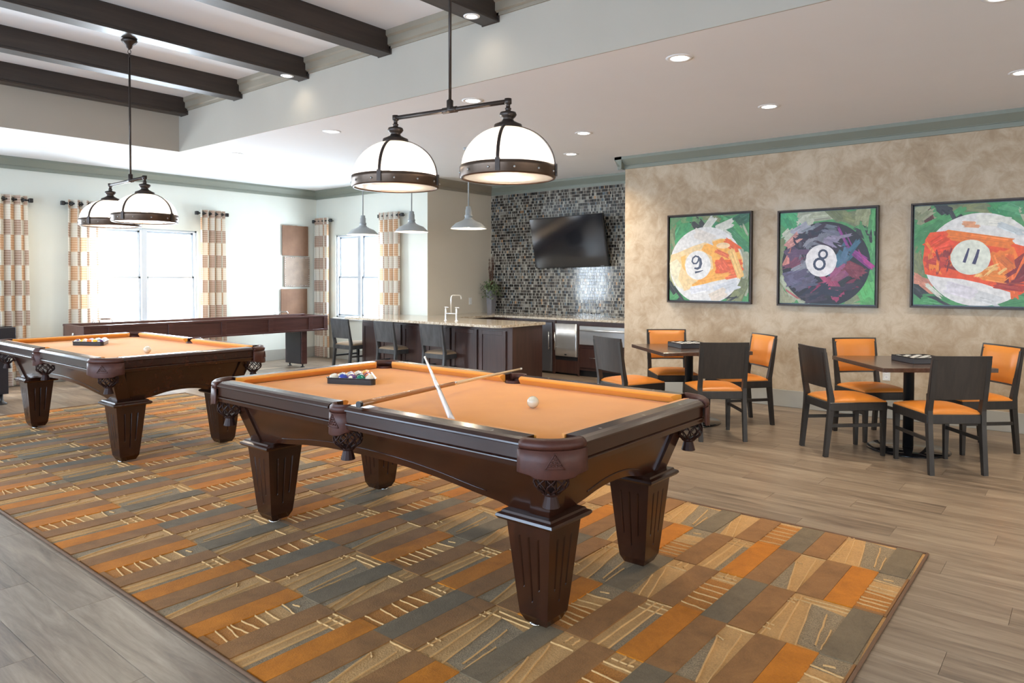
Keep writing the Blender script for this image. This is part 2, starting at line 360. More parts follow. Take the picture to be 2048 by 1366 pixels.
def wall_y(name,y0,y1,xa,xb,holes,mat,label,z1=ZC):
    bm=B(); x=xa
    for (h0,h1,s,t) in sorted(holes):
        box(bm,x,h0,y0,y1,0,z1); box(bm,h0,h1,y0,y1,0,s); box(bm,h0,h1,y0,y1,t,z1); x=h1
    box(bm,x,xb,y0,y1,0,z1); return struct(name,bm,mat,label)
def wall_x(name,x0,x1,ya,yb,holes,mat,label,z1=ZC):
    bm=B(); y=ya
    for (h0,h1,s,t) in sorted(holes):
        box(bm,x0,x1,y,h0,0,z1); box(bm,x0,x1,h0,h1,0,s); box(bm,x0,x1,h0,h1,t,z1); y=h1
    box(bm,x0,x1,y,yb,0,z1); return struct(name,bm,mat,label)
WZ0,WZ1=.72,2.13
wall_y('wall_back',YW,YW+.15,XL-.15,XG+.15,[(.6,2.2,WZ0,WZ1),(3.86,5.44,WZ0,WZ1)],'sage','pale sage far wall with curtained windows')
wall_x('wall_right_far',XG,XG+.15,YB+.003,YW,[(9.0,10.25,WZ0,2.15)],'sage','pale sage wall with the window behind the bar chairs')
wall_y('wall_alcove_left',YB,YB+.15,XG+.003,XT+.15,[],'beige','beige wall at the left end of the bar alcove')
wall_x('wall_alcove_back',XT,XT+.15,YP-.15,YB,[],'grout','bar alcove wall covered in glass mosaic')
wall_x('wall_right',XW,XW+.15,YF,YP,[],'faux','mottled tan plaster wall with the three paintings')
wall_y('wall_alcove_right',YP-.15,YP,XW+.15,XT,[],'beige','short return wall at the right end of the bar alcove')
wall_x('wall_left',XL-.15,XL,YF,YW,[(y-.95,y+.95,.55,2.45) for y in (8.2,5.4,2.6,-.2)],'sage','left wall with added unseen windows')
wall_y('wall_front',YF-.15,YF,XL-.15,XW+.15,[(x-.95,x+.95,.55,2.45) for x in (-1.2,1.6,4.4)],'sage','wall behind the viewer with added unseen windows')
bm=B()
for a in ((XL-.15,TX0-.012,YF,YW),(TX1+.012,XT+.15,YF,YW),(TX0-.012,TX1+.012,YF,TY0-.012),(TX0-.012,TX1+.012,TY1+.012,YW)): box(bm,a[0],a[1],a[2],a[3],ZC,ZC+.06)
ce=struct('ceiling',bm,'ceil','white flat ceiling around the raised tray')
bm=B(); box(bm,TX0-.1,TX1+.1,TY0-.1,TY1+.1,ZT,ZT+.06); obj('tray_top',bm,'ceil',ce)
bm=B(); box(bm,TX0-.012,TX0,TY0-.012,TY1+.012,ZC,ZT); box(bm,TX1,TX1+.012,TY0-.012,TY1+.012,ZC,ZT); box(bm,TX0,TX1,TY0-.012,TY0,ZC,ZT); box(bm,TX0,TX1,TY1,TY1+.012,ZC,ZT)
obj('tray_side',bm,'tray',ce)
# crown mouldings (stepped)
CP=[(0,0),(.10,0),(.10,.045-.01),(.085,.05),(.035,.10),(.035,.105),(.022,.107),(.022,.15),(0,.15)]
def crown_run(bm,p0,p1,inward,z=ZC,prof=CP,ext0=0,ext1=0):
    p0=Vector(p0); p1=Vector(p1); d=(p1-p0).normalized(); n=Vector(inward)
    p0=p0-d*ext0; p1=p1+d*ext1
    loft(bm,[[Vector((p.x+n.x*a,p.y+n.y*a,z-b)) for a,b in prof] for p in (p0,p1)])
n_tr=1
def trim(bm,m,label):
    global n_tr
    o=struct('trim_%d'%n_tr,bm,m,label); n_tr+=1; return o
bm=B(); crown_run(bm,(XL,YW),(XG,YW),(0,-1)); crown_run(bm,(XG,YW),(XG,YB),(-1,0),ext1=.10)
trim(bm,'crown','sage green crown moulding above the far curtained windows')
bm=B(); crown_run(bm,(XG,YB),(XT,YB),(0,-1),ext0=.10); trim(bm,'crown2','taupe crown moulding over the beige alcove wall')
bm=B(); crown_run(bm,(XT,YB),(XT,YP),(-1,0)); trim(bm,'crown','sage crown moulding over the mosaic wall')
bm=B(); crown_run(bm,(XW,YF),(XW,YP),(-1,0),ext1=.10); crown_run(bm,(XW,YP),(XT,YP),(0,1),ext0=.10); trim(bm,'crown','grey sage crown moulding above the three paintings')
TP=[(0,0),(.05,0),(.05,.045),(.03,.06),(.03,.12),(.012,.13),(.012,.155),(0,.155)]
bm=B(); crown_run(bm,(TX1,TY0),(TX1,TY1),(-1,0),ZT,TP); crown_run(bm,(TX0,TY0),(TX0,TY1),(1,0),ZT,TP); trim(bm,'crown2','taupe moulding around the top of the ceiling tray')
def baseb(name,pts,label):
    bm=B()
    for (x0,x1,y0,y1) in pts: box(bm,x0,x1,y0,y1,0,.186,.004)
    struct(name,bm,'base',label)
baseb('baseboard_back',[(XL,XG,YW-.016,YW)],'grey green baseboard under the far windows')
baseb('baseboard_right_far',[(XG-.016,XG,YB,YW-.02)],'baseboard behind the bar chairs')
baseb('baseboard_right',[(XW-.016,XW,YF,YP)],'grey baseboard under the paintings')

# beams
for i,y in enumerate((8.56,7.335,6.10,4.88,3.64,2.41,1.19,-.03)):
    lab=['dark wooden ceiling beam nearest the far tray wall, fifth from the viewer','dark wooden ceiling beam between the hanging rod beam and the farthest beam','dark wooden ceiling beam holding the far pool light and a small downlight','dark wooden ceiling beam fourth from the far tray wall, with no lamp','dark wooden ceiling beam at the top of the photo with a round downlight','dark wooden ceiling beam overhead just outside the top of the photo','dark wooden ceiling beam overhead near the viewer','dark wooden ceiling beam above and behind the viewer'][i]
    b=thing('ceiling_beam',lab,'beam',(TX0,y,3.37),0,'dark beams across the ceiling tray')
    bm=B(); box(bm,.0,TX1-TX0,-.067,.067,.022,.2,.003); obj('beam_body',bm,'beam',b)
    bm=B(); box(bm,.0,TX1-TX0,-.08,.08,.0,.022,.003); obj('bottom_board',bm,'beam',b)
    bm=B(); box(bm,TX1-TX0-.012,TX1-TX0+.0,-.09,.09,-.004,.07,.003); obj('end_plate',bm,'beam',b)

# windows
def window(n,axis,plane,a0,a1,z0,z1,out,units,label):
    def P(a,d,z): return (a,plane+out*d,z) if axis=='y' else (plane+out*d,a,z)
    def bx(bm,a0,a1,d0,d1,z0,z1,b=.003):
        p=P(a0,d0,z0); q=P(a1,d1,z1); box(bm,min(p[0],q[0]),max(p[0],q[0]),min(p[1],q[1]),max(p[1],q[1]),z0,z1,b)
    bm=B(); t=.03
    bx(bm,a0,a1,.02,.12,z0,z0+t); bx(bm,a0,a1,.02,.12,z1-t,z1); bx(bm,a0,a0+t,.02,.12,z0,z1); bx(bm,a1-t,a1,.02,.12,z0,z1)
    wdw=struct('window_%d'%n,bm,'winf',label)
    bm=B(); bx(bm,a0-.03,a1+.03,-.05,.02,z0-.03,z0+.0); obj('sill',bm,'white',wdw)
    wd=(a1-a0)/units
    for k in range(1,units):
        bm=B(); bx(bm,a0+k*wd-.04,a0+k*wd+.04,.015,.12,z0,z1); obj('mullion',bm,'winf',wdw)
    zm=(z0+z1)/2-.02
    for k in range(units):
        b0=a0+k*wd+(.04 if k else t); b1=a0+(k+1)*wd-(.04 if k<units-1 else t)
        for (s0,s1,d) in ((z0+t,zm+.02,.05),(zm-.02,z1-t,.08)):
            bm=B(); f=.032
            bx(bm,b0,b1,d,d+.03,s0,s0+f); bx(bm,b0,b1,d,d+.03,s1-f,s1); bx(bm,b0,b0+f,d,d+.03,s0,s1); bx(bm,b1-f,b1,d,d+.03,s0,s1)
            sa=obj('sash',bm,'winf',wdw)
            bm=B(); bx(bm,b0+f,b1-f,d+.012,d+.018,s0+f,s1-f,0); obj('pane',bm,'pane',sa)
window(1,'y',YW,.6,2.2,WZ0,WZ1,1,2,'white double-hung window left of the photo edge')
window(2,'y',YW,3.86,5.44,WZ0,WZ1,1,2,'bright double window on the far wall')
window(3,'x',XG,9.0,10.25,WZ0,2.15,1,2,'blown-out bright window behind the bar chairs')
for i,y in enumerate((8.2,5.4,2.6,-.2)): window(4+i,'x',XL,y-.95,y+.95,.55,2.45,-1,2,'added unseen window in the left wall, made up for its light')  # made-up windows, unseen, added to account for the cool side light
for i,x in enumerate((-1.2,1.6,4.4)): window(8+i,'y',YF,x-.95,x+.95,.55,2.45,-1,2,'added unseen window in the wall behind the viewer, made up for its light')  # made-up windows, unseen, added to account for the light from the rear

# mosaic tiles
bm=B(); RH=.0465; zz=.80
while zz<2.80:
    y=YP+.004+rnd.random()*.02
    while y<YB-.012:
        wd=rnd.choice((.0115,.0115,.018,.018,.027)); y1=min(y+wd,YB-.003)
        z1=min(zz+RH-.004,2.80); x0=XT-.004-rnd.random()*.0015
        a=[bm.verts.new(p) for p in ((XT,y,zz),(XT,y1,zz),(XT,y1,z1),(XT,y,z1))]; c=.001
        t=[bm.verts.new(p) for p in ((x0,y+c,zz+c),(x0,y1-c,zz+c),(x0,y1-c,z1-c),(x0,y+c,z1-c))]
        bm.faces.new(t)
        for i in range(4): bm.faces.new((a[i],a[(i+1)%4],t[(i+1)%4],t[i]))
        y=y1+.0035
    zz+=RH
o=obj('mosaic_tiles',bm,'tile',D.objects['wall_alcove_back']); o['kind']='stuff'; o['label']='stick mosaic of black, brown, grey and cream glass tiles'

# outside ground
bm=B(); box(bm,-30,30,11.2,40,-.3,-.2); box(bm,9.5,30,-6,11.2,-.3,-.2); box(bm,-30,-3.9,-30,11.2,-.3,-.2); box(bm,-3.9,30,-30,-5.6,-.3,-.2); tag(obj('ground',bm,'out'),'pale ground outside the windows','ground')['kind']='structure'

# ------------------------------------------------------------------ pool tables
HX,HY=.685,1.25; ZB=.785
def pool_table(name,label,loc,group):
    T=thing(name,label,'pool table',loc,0,group)
    # legs
    for sx in (-1,1):
        for sy in (-1,1):
            cx,cy=sx*.39,sy*.97
            bm=B()
            def ring(h,z,gm,go):
                pts=[]
                fr=[(-1,0),(-.52,0),(-.46,2),(-.40,0),(-.06,0),(0,1),(.06,0),(.40,0),(.46,2),(.52,0)]
                for s in range(4):
                    a=s*PI/2; ca,sa=round(math.cos(a)),round(math.sin(a))
                    for f,k in fr:
                        dpt=(gm if k==1 else go if k==2 else 0); u,v=f*h,-(h-dpt)
                        pts.append((cx+u*ca-v*sa,cy+u*sa+v*ca,z))
                return pts
            def hw(z): return .070+(.107-.070)*(z-.06)/(.44-.06)
            g=.006
            zs=[(.026,.052,0,0),(.060,.069,0,0),(.12,hw(.12),0,0),(.128,hw(.128),g,0),(.175,hw(.175),g,0),(.183,hw(.183),g,g),(.375,hw(.375),g,g),(.383,hw(.383),g,g),(.39,hw(.39),0,0),(.45,hw(.45),0,0)]
            loft(bm,[ring(h,z,a,b) for z,h,a,b in zs])
            L=obj('leg',bm,'pwz',T)
            bm=B(); pr=[(.108,.445),(.132,.447),(.141,.458),(.138,.468),(.124,.474),(.12,.482),(.10,.484)]
            loft(bm,[[(cx+a*h,cy+b*h,z) for a,b in ((-1,-1),(1,-1),(1,1),(-1,1))] for h,z in pr]); obj('leg_cap',bm,'pw',L)
            bm=B(); lathe(bm,[(.03,.011),(.03,.018),(.018,.021),(.018,.03)],16,(cx+sx*.02,cy-.02*sy,0)); obj('foot_glide',bm,'chrome',L)
            # flared corner post
            bm=B(); r=[]
            for z in (.482,.60,.722):
                of=(z-.475)/.245*.078; x1=.482+of; y1=1.062+of; wd=.095
                r.append([(sx*x1,sy*y1,z),(sx*(x1-wd),sy*y1,z),(sx*(x1-wd),sy*(y1-.03),z),(sx*(x1-.03),sy*(y1-.03),z),(sx*(x1-.03),sy*(y1-wd),z),(sx*x1,sy*(y1-wd),z)])
            loft(bm,r); obj('corner_post',bm,'pwz',T)
    # arched panels
    def arch(span,base,peak):
        pts=[]; n=24
        for i in range(n+1):
            s=-span+2*span*i/n; u=abs(s)/span
            z=peak-(peak-base)*(u**2.2 if u<.86 else (.86**2.2+(u-.86)*1.2))
            pts.append((s,max(z,base)))
        return pts
    for sgn in (-1,1):
        for kind in ('side_panel','end_panel'):
            if kind=='side_panel': full=.985; span=.80; peak=.553; basex=.468
            else: full=.40; span=.235; peak=.525; basex=1.048
            lo=[(-full,.482)]+[(-span-.05,.482)]+arch(span,.487,peak)+[(span+.05,.482),(full,.482)]
            pts=lo+[(full+.05,.722),(-full-.05,.722)]
            def F(a,z,d,k=kind,s=sgn,bx_=basex):
                q=bx_+(z-.475)/.245*.078-d
                return (s*q,a,z) if k=='side_panel' else (a,s*q,z)
            bm=B(); prism(bm,pts,F,0,.02); bmesh.ops.triangulate(bm,faces=[f for f in bm.faces if len(f.verts)>4]); pa=obj(kind,bm,'pw',T)
            bm=B(); ar=arch(span*.93,.522,peak+.036); tube(bm,[F(a,z,-.0005) for a,z in ar],.0035,6); obj('arch_bead',bm,'pw',pa)
    # rails
    prof=[(.0,.812),(-.001,.806),(.010,.800),(.010,.754),(.014,.750),(.005,.747),(.004,.743),(.008,.740),(.012,.722),(.03,.716),(.10,.716),(.10,.785),(.088,.790),(.088,.829),(.030,.829),(.012,.824)]
    cush=[(.087,.829),(.105,.829),(.124,.822),(.126,.815),(.100,.785),(.087,.785)]
    sg=[]
    def rail(p0,p1,n,lab):
        p0=Vector(p0); p1=Vector(p1); nn=Vector(n)
        bm=B(); loft(bm,[[(p.x+nn.x*a,p.y+nn.y*a,z) for a,z in prof] for p in (p0,p1)]); obj('rail',bm,'pw',T)
        d=(p1-p0).normalized(); bm=B(); rr=[]
        for p,s,cut in ((p0,1,lab[0]),(p1,-1,lab[1])):
            rr.append([(p.x+nn.x*a+d.x*s*(cut[0]+max(0,(a-.087))*cut[1]),p.y+nn.y*a+d.y*s*(cut[0]+max(0,(a-.087))*cut[1]),z) for a,z in cush])
        loft(bm,rr); obj('cushion',bm,'felt',T)
        L=(p1-p0).length
        for k in range(3):
            q=p0+d*(L*(k+.5)/3); sg.append((q.x+nn.x*.045,q.y+nn.y*.045,nn))
    c=.172
    CC=(-.01,1.0); SC_=(0,.25)
    for s in (-1,1):
        rail((s*HX,-HY+c),(s*HX,-.062),(-s,0),(CC,SC_)); rail((s*HX,.062),(s*HX,HY-c),(-s,0),(SC_,CC))
        rail((-HX+c,s*HY),(HX-c,s*HY),(0,-s),(CC,CC))
    for x,y,nn in sg:
        bm=B(); a,b_=(.004,.011) if abs(nn[0])>.5 else (.011,.004)
        v=[bm.verts.new(p) for p in ((x-b_,y,.8296),(x,y-a,.8296),(x+b_,y,.8296),(x,y+a,.8296))]; bm.faces.new(v); obj('sight_inlay',bm,'sight',T)
    # bed with pocket notches
    X,Y=HX-.09,HY-.09; pts=[]
    def arc(cx,cy,r,a0,a1,n=8):
        for i in range(n+1):
            a=R(a0+(a1-a0)*i/n); pts.append((cx+r*math.cos(a),cy+r*math.sin(a)))
    pr=.068
    arc(-X+.01,-Y+.01,pr,90-8,8); arc(X-.01,-Y+.01,pr,172,98); arc(X+.015,0,.06,-104,-256); arc(X-.01,Y-.01,pr,262,188); arc(-X+.01,Y-.01,pr,-8,-82); arc(-X-.015,0,.06,76,-76)
    bm=B(); prism(bm,pts,lambda a,b_,d:(a,b_,d),ZB-.02,ZB); bmesh.ops.triangulate(bm,faces=[f for f in bm.faces if len(f.verts)>4]); obj('cloth_bed',bm,'felt',T)
    bm=B(); box(bm,-.50,.50,-1.05,1.05,.70,ZB-.021); obj('slate_frame',bm,'pw',T)
    # pockets
    def pocket(ax,ay,a0,a1,r0,r1,hx,hy,side):
        n=14
        bm=B(); rr=[]
        for i in range(n+1):
            a=a0+(a1-a0)*i/n; ca,sa=math.cos(a),math.sin(a)
            rr.append([(ax+ca*r,ay+sa*r,z) for r,z in ((r0,.812),(r0+.006,.828),(r0+.015,.832),(r1-.014,.830),(r1-.001,.820),(r1+.002,.806),(r1-.004,.794),(r0+.004,.79))])
        loft(bm,rr,smooth=True); P=obj('pocket',bm,'leather',T)
        bm=B(); o_=[]
        m=10 if side else 16; e=R(1.5)
        for i in range(m+1):
            u=i/m; a=a0-e+(a1-a0+2*e)*u; ca,sa=math.cos(a),math.sin(a)
            zb=.705-.012*math.sin(PI*u)+(.0 if abs(u-.5)<.3 else .008)
            o_.append([(ax+ca*r,ay+sa*r,z) for r,z in ((r1-.003,.795),(r1+.002,.793),(r1+.003,.75),(r1+.005,zb),(r1+.004,zb-.003),(r1-.002,zb+.003))])
        loft(bm,o_,smooth=True)
        am=(a0+a1)/2; tu=0.0
        for row in range(4):
            for k in range(row+1):
                aa=am+((k-row/2)*.013)/r1; sphere(bm,(ax+math.cos(aa)*(r1+.0055),ay+math.sin(aa)*(r1+.0055),.775-row*.011),.0042,8,5)
        for q in (((-.036),.728,0,.788),((.036),.728,0,.788),(-.036,.728,.036,.728)):
            pth=[]
            for t in range(7):
                f=t/6; s_=q[0]+(q[2]-q[0])*f; z=q[1]+(q[3]-q[1])*f; aa=am+s_/r1; rr_=r1+.0045+max(0,(.75-z))*.08
                pth.append((ax+math.cos(aa)*rr_,ay+math.sin(aa)*rr_,z))
            tube(bm,pth,.0018,5)
        obj('pocket_shield',bm,'leather',P)
        # throat liner
        bm=B(); lathe(bm,[(.058,.80),(.06,.72),(.055,.70)],20,(hx,hy,0),caps=False); obj('throat',bm,'leather',P)
        bm=B(); nn=10
        for sgn in (-1,1):
            for k in range(nn):
                pth=[]
                for i in range(9):
                    f=i/8; a=2*PI*(k+.5*sgn*math.sin(f*PI*2.0)*.9)/nn; r=.052+.014*math.sin(min(1,f*1.15)*PI*.85)-.026*max(0,f-.72)/.28; z=.712-.092*f
                    pth.append((hx+math.cos(a)*r,hy+math.sin(a)*r,z))
                tube(bm,pth,.0042,5,flat=.6)
        lathe(bm,[(.026,.628),(.034,.622),(.032,.612),(.024,.608)],14,(hx,hy,0)); obj('net',bm,'net',P)
        bm=B(); lathe(bm,[(.022,.612),(.026,.595),(.034,.566),(.03,.564),(.02,.59)],12,(hx,hy,0),smooth=False); obj('tassel',bm,'net',P)
    for sx in (-1,1):
        for sy in (-1,1):
            a=math.atan2(sy,sx); pocket(sx*.515,sy*1.080,a-R(46),a+R(46),.126,.174,sx*.572,sy*1.138,False)
        a=0 if sx>0 else PI
        pocket(sx*.634,0,a-R(80),a+R(80),.044,.070,sx*.618,0,True)
    return T
pt=pool_table('pool_table','dark wood pool table with orange cloth and two crossed cues, nearest the viewer',(2.68,2.68,0),'orange cloth pool tables')
dup(pt,(2.685,6.655,0),0,'dark wood pool table with orange cloth further back, in front of the shuffleboard table','orange cloth pool tables')

# balls, racks, cues
BC={'yellow':(.85,.50,.03),'blue':(.03,.055,.32),'red':(.50,.02,.02),'purple':(.085,.03,.16),'orange':(.80,.17,.02),'green':(.01,.16,.09),'maroon':(.20,.015,.025),'black':(.01,.01,.01)}
for k,v in BC.items(): M['b_'+k]=plain('ball_'+k,v,.08,coat=.6,c2=v)
def ball(name,label,loc,color,stripe,rot,group,numb=''):
    bm=B(); t=bmesh.new(); bmesh.ops.create_uvsphere(t,u_segments=32,v_segments=20,radius=.0286)
    for f in t.faces:
        f.smooth=True; c=f.calc_center_median().normalized()
        if stripe and abs(c.z)>.52: f.material_index=1
        if color and (c-Vector((1,0,0))).length<.42 or color and (c-Vector((-1,0,0))).length<.42: f.material_index=1
    merge(bm,t)
    o=obj(name,bm,['b_'+color if color else 'ivory','ivory'],None,loc,rot); return tag(o,label,'ball',group)
def rack(x,y,rz,wh,tbl):
    t=thing('ball_rack','black triangular ball rack full of balls on the '+tbl,'rack',(x,y,ZB+.0005),rz)
    s=.171; hyp=.296
    # triangle vertices: base along local x at y=0, apex at +y
    def tri(k): 
        V=[(-s,0),(s,0),(0,hyp)]; cx,cy=0,hyp/3; return [Vector((cx+(a-cx)*k,cy+(b-cy)*k)) for a,b in V]
    def rounded(k,r,n=5):
        V=tri(k); out=[]
        for i in range(3):
            p=V[i]; a=(V[i-1]-p).normalized(); b=(V[(i+1)%3]-p).normalized(); d=r/math.tan(R(30))
            c=p+(a+b).normalized()*(r/math.sin(R(30)))
            s0=p+a*d; s1=p+b*d; a0=math.atan2((s0-c).y,(s0-c).x); a1=math.atan2((s1-c).y,(s1-c).x)
            while a1<a0: a1+=2*PI
            if a1-a0>PI: a1-=2*PI
            for q in range(n+1):
                an=a0+(a1-a0)*q/n; out.append((c.x+r*math.cos(an),c.y+r*math.sin(an)))
        return out
    bm=B(); I=rounded(.965,.022); O=rounded(1.0,.026); OW=rounded(1.05,.030)
    prof=[(I,0),(O,0),(O,.030),(OW,.034),(OW,.037),(I,.037)]
    V=[[bm.verts.new((a,b,z)) for a,b in P] for P,z in prof]; n=len(I)
    for i in range(len(V)):
        A,C=V[i],V[(i+1)%len(V)]
        for k in range(n): bm.faces.new((A[k],A[(k+1)%n],C[(k+1)%n],C[k]))
    obj('rack_frame',bm,'black',t)
    m=Matrix.Translation((x,y,0))@Matrix.Rotation(rz,4,'Z'); i=0; d=.0574
    for row in range(5):
        nrow=5-row
        for k in range(nrow):
            p=m@Vector(((k-(nrow-1)/2)*d,.034+row*d*.866,0)); col,st,desc=wh[i]; i+=1
            ball('pool_ball',desc+' in the rack, '+tbl,(p.x,p.y,ZB+.0286+.0005),col,st,(rnd.uniform(-.7,.7)+(PI/2 if st else 0)*rnd.random(),rnd.uniform(-.5,.5),rnd.uniform(3.2,4.2)),'racked balls on the '+tbl)
near=[(None,0,'plain cream ball at the left front corner'),('blue',0,'blue ball second in front row'),('purple',0,'purple ball mid front row'),('green',0,'green ball fourth in front row'),('purple',1,'purple striped ball at the right front corner'),
 ('green',1,'green striped ball left in the second row'),('red',1,'red striped ball in the second row'),('black',0,'black ball in the second row'),('orange',1,'orange striped ball right in the second row'),
 ('blue',1,'blue striped ball in the third row'),('maroon',1,'maroon striped ball in the middle row'),('maroon',0,'solid maroon ball in the third row'),
 ('yellow',1,'yellow striped ball next to the tip'),('orange',0,'solid orange ball next to the tip'),('yellow',0,'solid yellow ball at the tip')]
far=[('purple',1,'purple striped ball at the left front corner'),('yellow',1,'yellow striped ball, second in the front row'),('orange',0,'orange ball mid front row'),('yellow',0,'yellow ball fourth in front row'),('purple',0,'solid purple ball at the right front corner'),
 ('orange',1,'orange striped ball left in the second row'),('red',0,'solid red ball in the second row'),('green',1,'green striped ball in the second row'),('blue',1,'blue striped ball right in the second row'),
 ('blue',0,'solid blue ball in the third row'),('black',0,'black ball in the middle row'),('red',1,'red striped ball in the third row'),
 ('green',0,'solid green ball next to the tip'),('maroon',1,'maroon striped ball next to the tip'),('maroon',0,'solid maroon ball at the tip')]
rack(2.60,3.365,math.atan2(-.286,.139),near,'near pool table')
rack(2.535,7.10,math.atan2(-.257,.157),far,'far pool table')
ball('cue_ball','cream cue ball alone on the near pool table beside the crossed cues',(2.70,2.085,ZB+.0286),None,0,(0,0,0),'cue balls')
ball('cue_ball','cream cue ball alone on the far pool table',(2.605,6.02,ZB+.0286),None,0,(0,0,0),'cue balls')
def cue(label,a,b,split,mats):
    a=Vector(a); b=Vector(b); L=(b-a).length; d=(b-a)
    t=thing('pool_cue',label,'cue',a); q=d.to_track_quat('X','Z'); t.rotation_mode='QUATERNION'; t.rotation_quaternion=q
    def rad(f): return .0145-(.0145-.0062)*f
    def part(nm,f0,f1,m):
        bm=B(); n=6; ks=[f0+(f1-f0)*i/n for i in range(n+1)]; tube(bm,[(L*f,0,0) for f in ks],[rad(f) for f in ks],12); obj(nm,bm,m,t)
    part('bumper',0,.012,'black'); part('butt',.012,split,mats[0]); part('joint_ring',split,split+.012,'chrome'); part('shaft',split+.012,.985,mats[1]); part('tip',.985,1,'plastic')
cue('brown and maple pool cue lying under the silver one, its tip over the far rail',(1.995,2.52,.8475),(3.475,2.775,.842),.50,('cueb','cues'))
cue('silver white pool cue resting across the brown cue',(2.10,2.03,.802),(3.02,3.17,.925),.46,('cuew','cuew'))

# ------------------------------------------------------------------ rug
def rug():
    X0,X1,Y0,Y1=1.325,4.125,.64,8.52; cw=.4755; rh=.1185; bx0=4.19-cw*6; by0=.66-rh
    bm=B(); Z=.006
    idx={'tan':0,'brown':1,'orange':2,'grey':3,'speck':4,'otex':5,'rib':6,'bind':7}
    box(bm,X0,X1,Y0,Y1,.0005,Z,mi=0)
    def q(x0,x1,y0,y1,z,m,b=.002):
        x0=max(x0,X0+.008); x1=min(x1,X1-.008); y0=max(y0,Y0+.008); y1=min(y1,Y1-.008)
        if x1-x0<.003 or y1-y0<.003: return
        a=[bm.verts.new(p) for p in ((x0,y0,Z),(x1,y0,Z),(x1,y1,Z),(x0,y1,Z))]; t=[bm.verts.new(p) for p in ((x0+b*.5,y0+b*.5,z),(x1-b*.5,y0+b*.5,z),(x1-b*.5,y1-b*.5,z),(x0+b*.5,y1-b*.5,z))]
        f=bm.faces.new(t); f.material_index=idx[m]
        for i in range(4): f=bm.faces.new((a[i],a[(i+1)%4],t[(i+1)%4],t[i])); f.material_index=idx[m]
    def poly(cx,cy,pts,z,m):
        P=[(cx+s*cw,cy+t*rh) for s,t in pts]
        P=[(min(max(x,X0+.008),X1-.008),min(max(y,Y0+.008),Y1-.008)) for x,y in P]
        try: f=bm.faces.new([bm.verts.new((x,y,z)) for x,y in P]); f.material_index=idx[m]
        except ValueError: pass
    def line(cx,cy,s0,t0,s1,t1,w=.008):
        a=Vector((cx+s0*cw,cy+t0*rh)); b=Vector((cx+s1*cw,cy+t1*rh)); n=5; d=(b-a); nn=Vector((-d.y,d.x)).normalized(); prev=None
        for i in range(n+1):
            p=a+d*(i/n)+nn*rnd.uniform(-.0022,.0022); ww=w*rnd.uniform(.7,1.1)/2
            if not(X0+.01<p.x<X1-.01 and Y0+.01<p.y<Y1-.01): prev=None; continue
            r=[bm.verts.new((p.x-nn.x*ww,p.y-nn.y*ww,Z)),bm.verts.new((p.x-nn.x*ww*.5,p.y-nn.y*ww*.5,Z+.005)),bm.verts.new((p.x+nn.x*ww*.5,p.y+nn.y*ww*.5,Z+.005)),bm.verts.new((p.x+nn.x*ww,p.y+nn.y*ww,Z))]
            if prev:
                for k in range(3): f=bm.faces.new((prev[k],prev[k+1],r[k+1],r[k])); f.material_index=6
            prev=r
    HP=Z+.0045; LZ=Z+.0006
    nr=int((Y1-by0)/rh)+1
    for ci in range(6):
        x=bx0+ci*cw; A=(ci%2==1)     # ci 5 = rightmost column, type A
        for r in range(-1,nr):
            y=by0+rh*(r+1); k=r%8
            blk=({0:'grey',3:'brown',4:'grey',6:'brown'} if A else {1:'orange',2:'brown',4:'brown',5:'orange',7:'brown'}).get(k)
            if blk: q(x,x+cw,y,y+rh,HP,blk); continue
            if A and k==1:
                poly(x,y,[(.02,0),(.78,0),(.86,1.25),(.05,.75)],LZ,'speck')
                for l in ((.1,.25,.72,.55),(.05,.02,.45,.12),(.0,.75,.86,1.25),(.86,-.0,.86,1.9),(.93,0,.93,1.6),(.0,1.3,.95,1.72)): line(x,y,*l)
            elif A and k==2:
                for s in (.15,.24,.78,.84): line(x,y,s,.72,s,1,.006)
                line(x,y,.0,.86,.9,.9,.006)
            elif A and k==5:
                poly(x,y,[(0,0),(.78,0),(.78,1),(0,1)],LZ,'otex')
                for s in (.12,.27,.40,.52,.64): line(x,y,s,0,s+rnd.uniform(-.03,.03),1,.007)
                for l in ((.82,0,.82,1),(.88,.3,.99,.3),(.88,.6,.99,.6),(.9,.1,.9,.9)): line(x,y,*l)
                q(x,x+.06*cw,y,y+rh,HP,'orange')
            elif A and k==7:
                poly(x,y,[(.0,.72),(.6,1),(0,1)],LZ,'speck')
                for l in ((0,.1,.75,.85),(0,.45,.5,.95),(.8,.05,.8,.95),(.86,.3,.98,.3),(.86,.6,.98,.6)): line(x,y,*l)
            elif (not A) and k==0:
                q(x,x+.05*cw,y,y+rh,HP,'brown'); poly(x,y,[(.05,0),(.48,0),(.5,1),(.05,1)],LZ,'otex'); poly(x,y,[(.74,0),(1,0),(1,1),(.76,1)],LZ,'speck')
                for s in (.13,.22,.31,.41,.5,.6,.75): line(x,y,s,0,s+rnd.uniform(-.04,.04),1,.007)
                line(x,y,.86,.35,.84,.7)
            elif (not A) and k==3:
                poly(x,y,[(0,.35),(.72,.93),(.75,1),(0,1)],LZ,'speck')
                for l in ((0,.3,.74,.92),(0,0,.9,.35),(.72,.65,.76,.95),(.97,0,.97,1)): line(x,y,*l)
            elif (not A) and k==6:
                poly(x,y,[(0,0),(.82,0),(.8,.28),(0,.25)],LZ,'speck')
                for l in ((0,.3,.95,.33),(0,.72,.97,.66),(.8,0,.8,1),(.9,0,.9,.9),(.97,0,.97,1)): line(x,y,*l)
    o=obj('area_rug',bm,['rtan','rbrown','rorange','rgrey','rspeck','rotex','rrib','binding'])
    tag(o,'large area rug of brown, orange and grey blocks under both pool tables','rug')
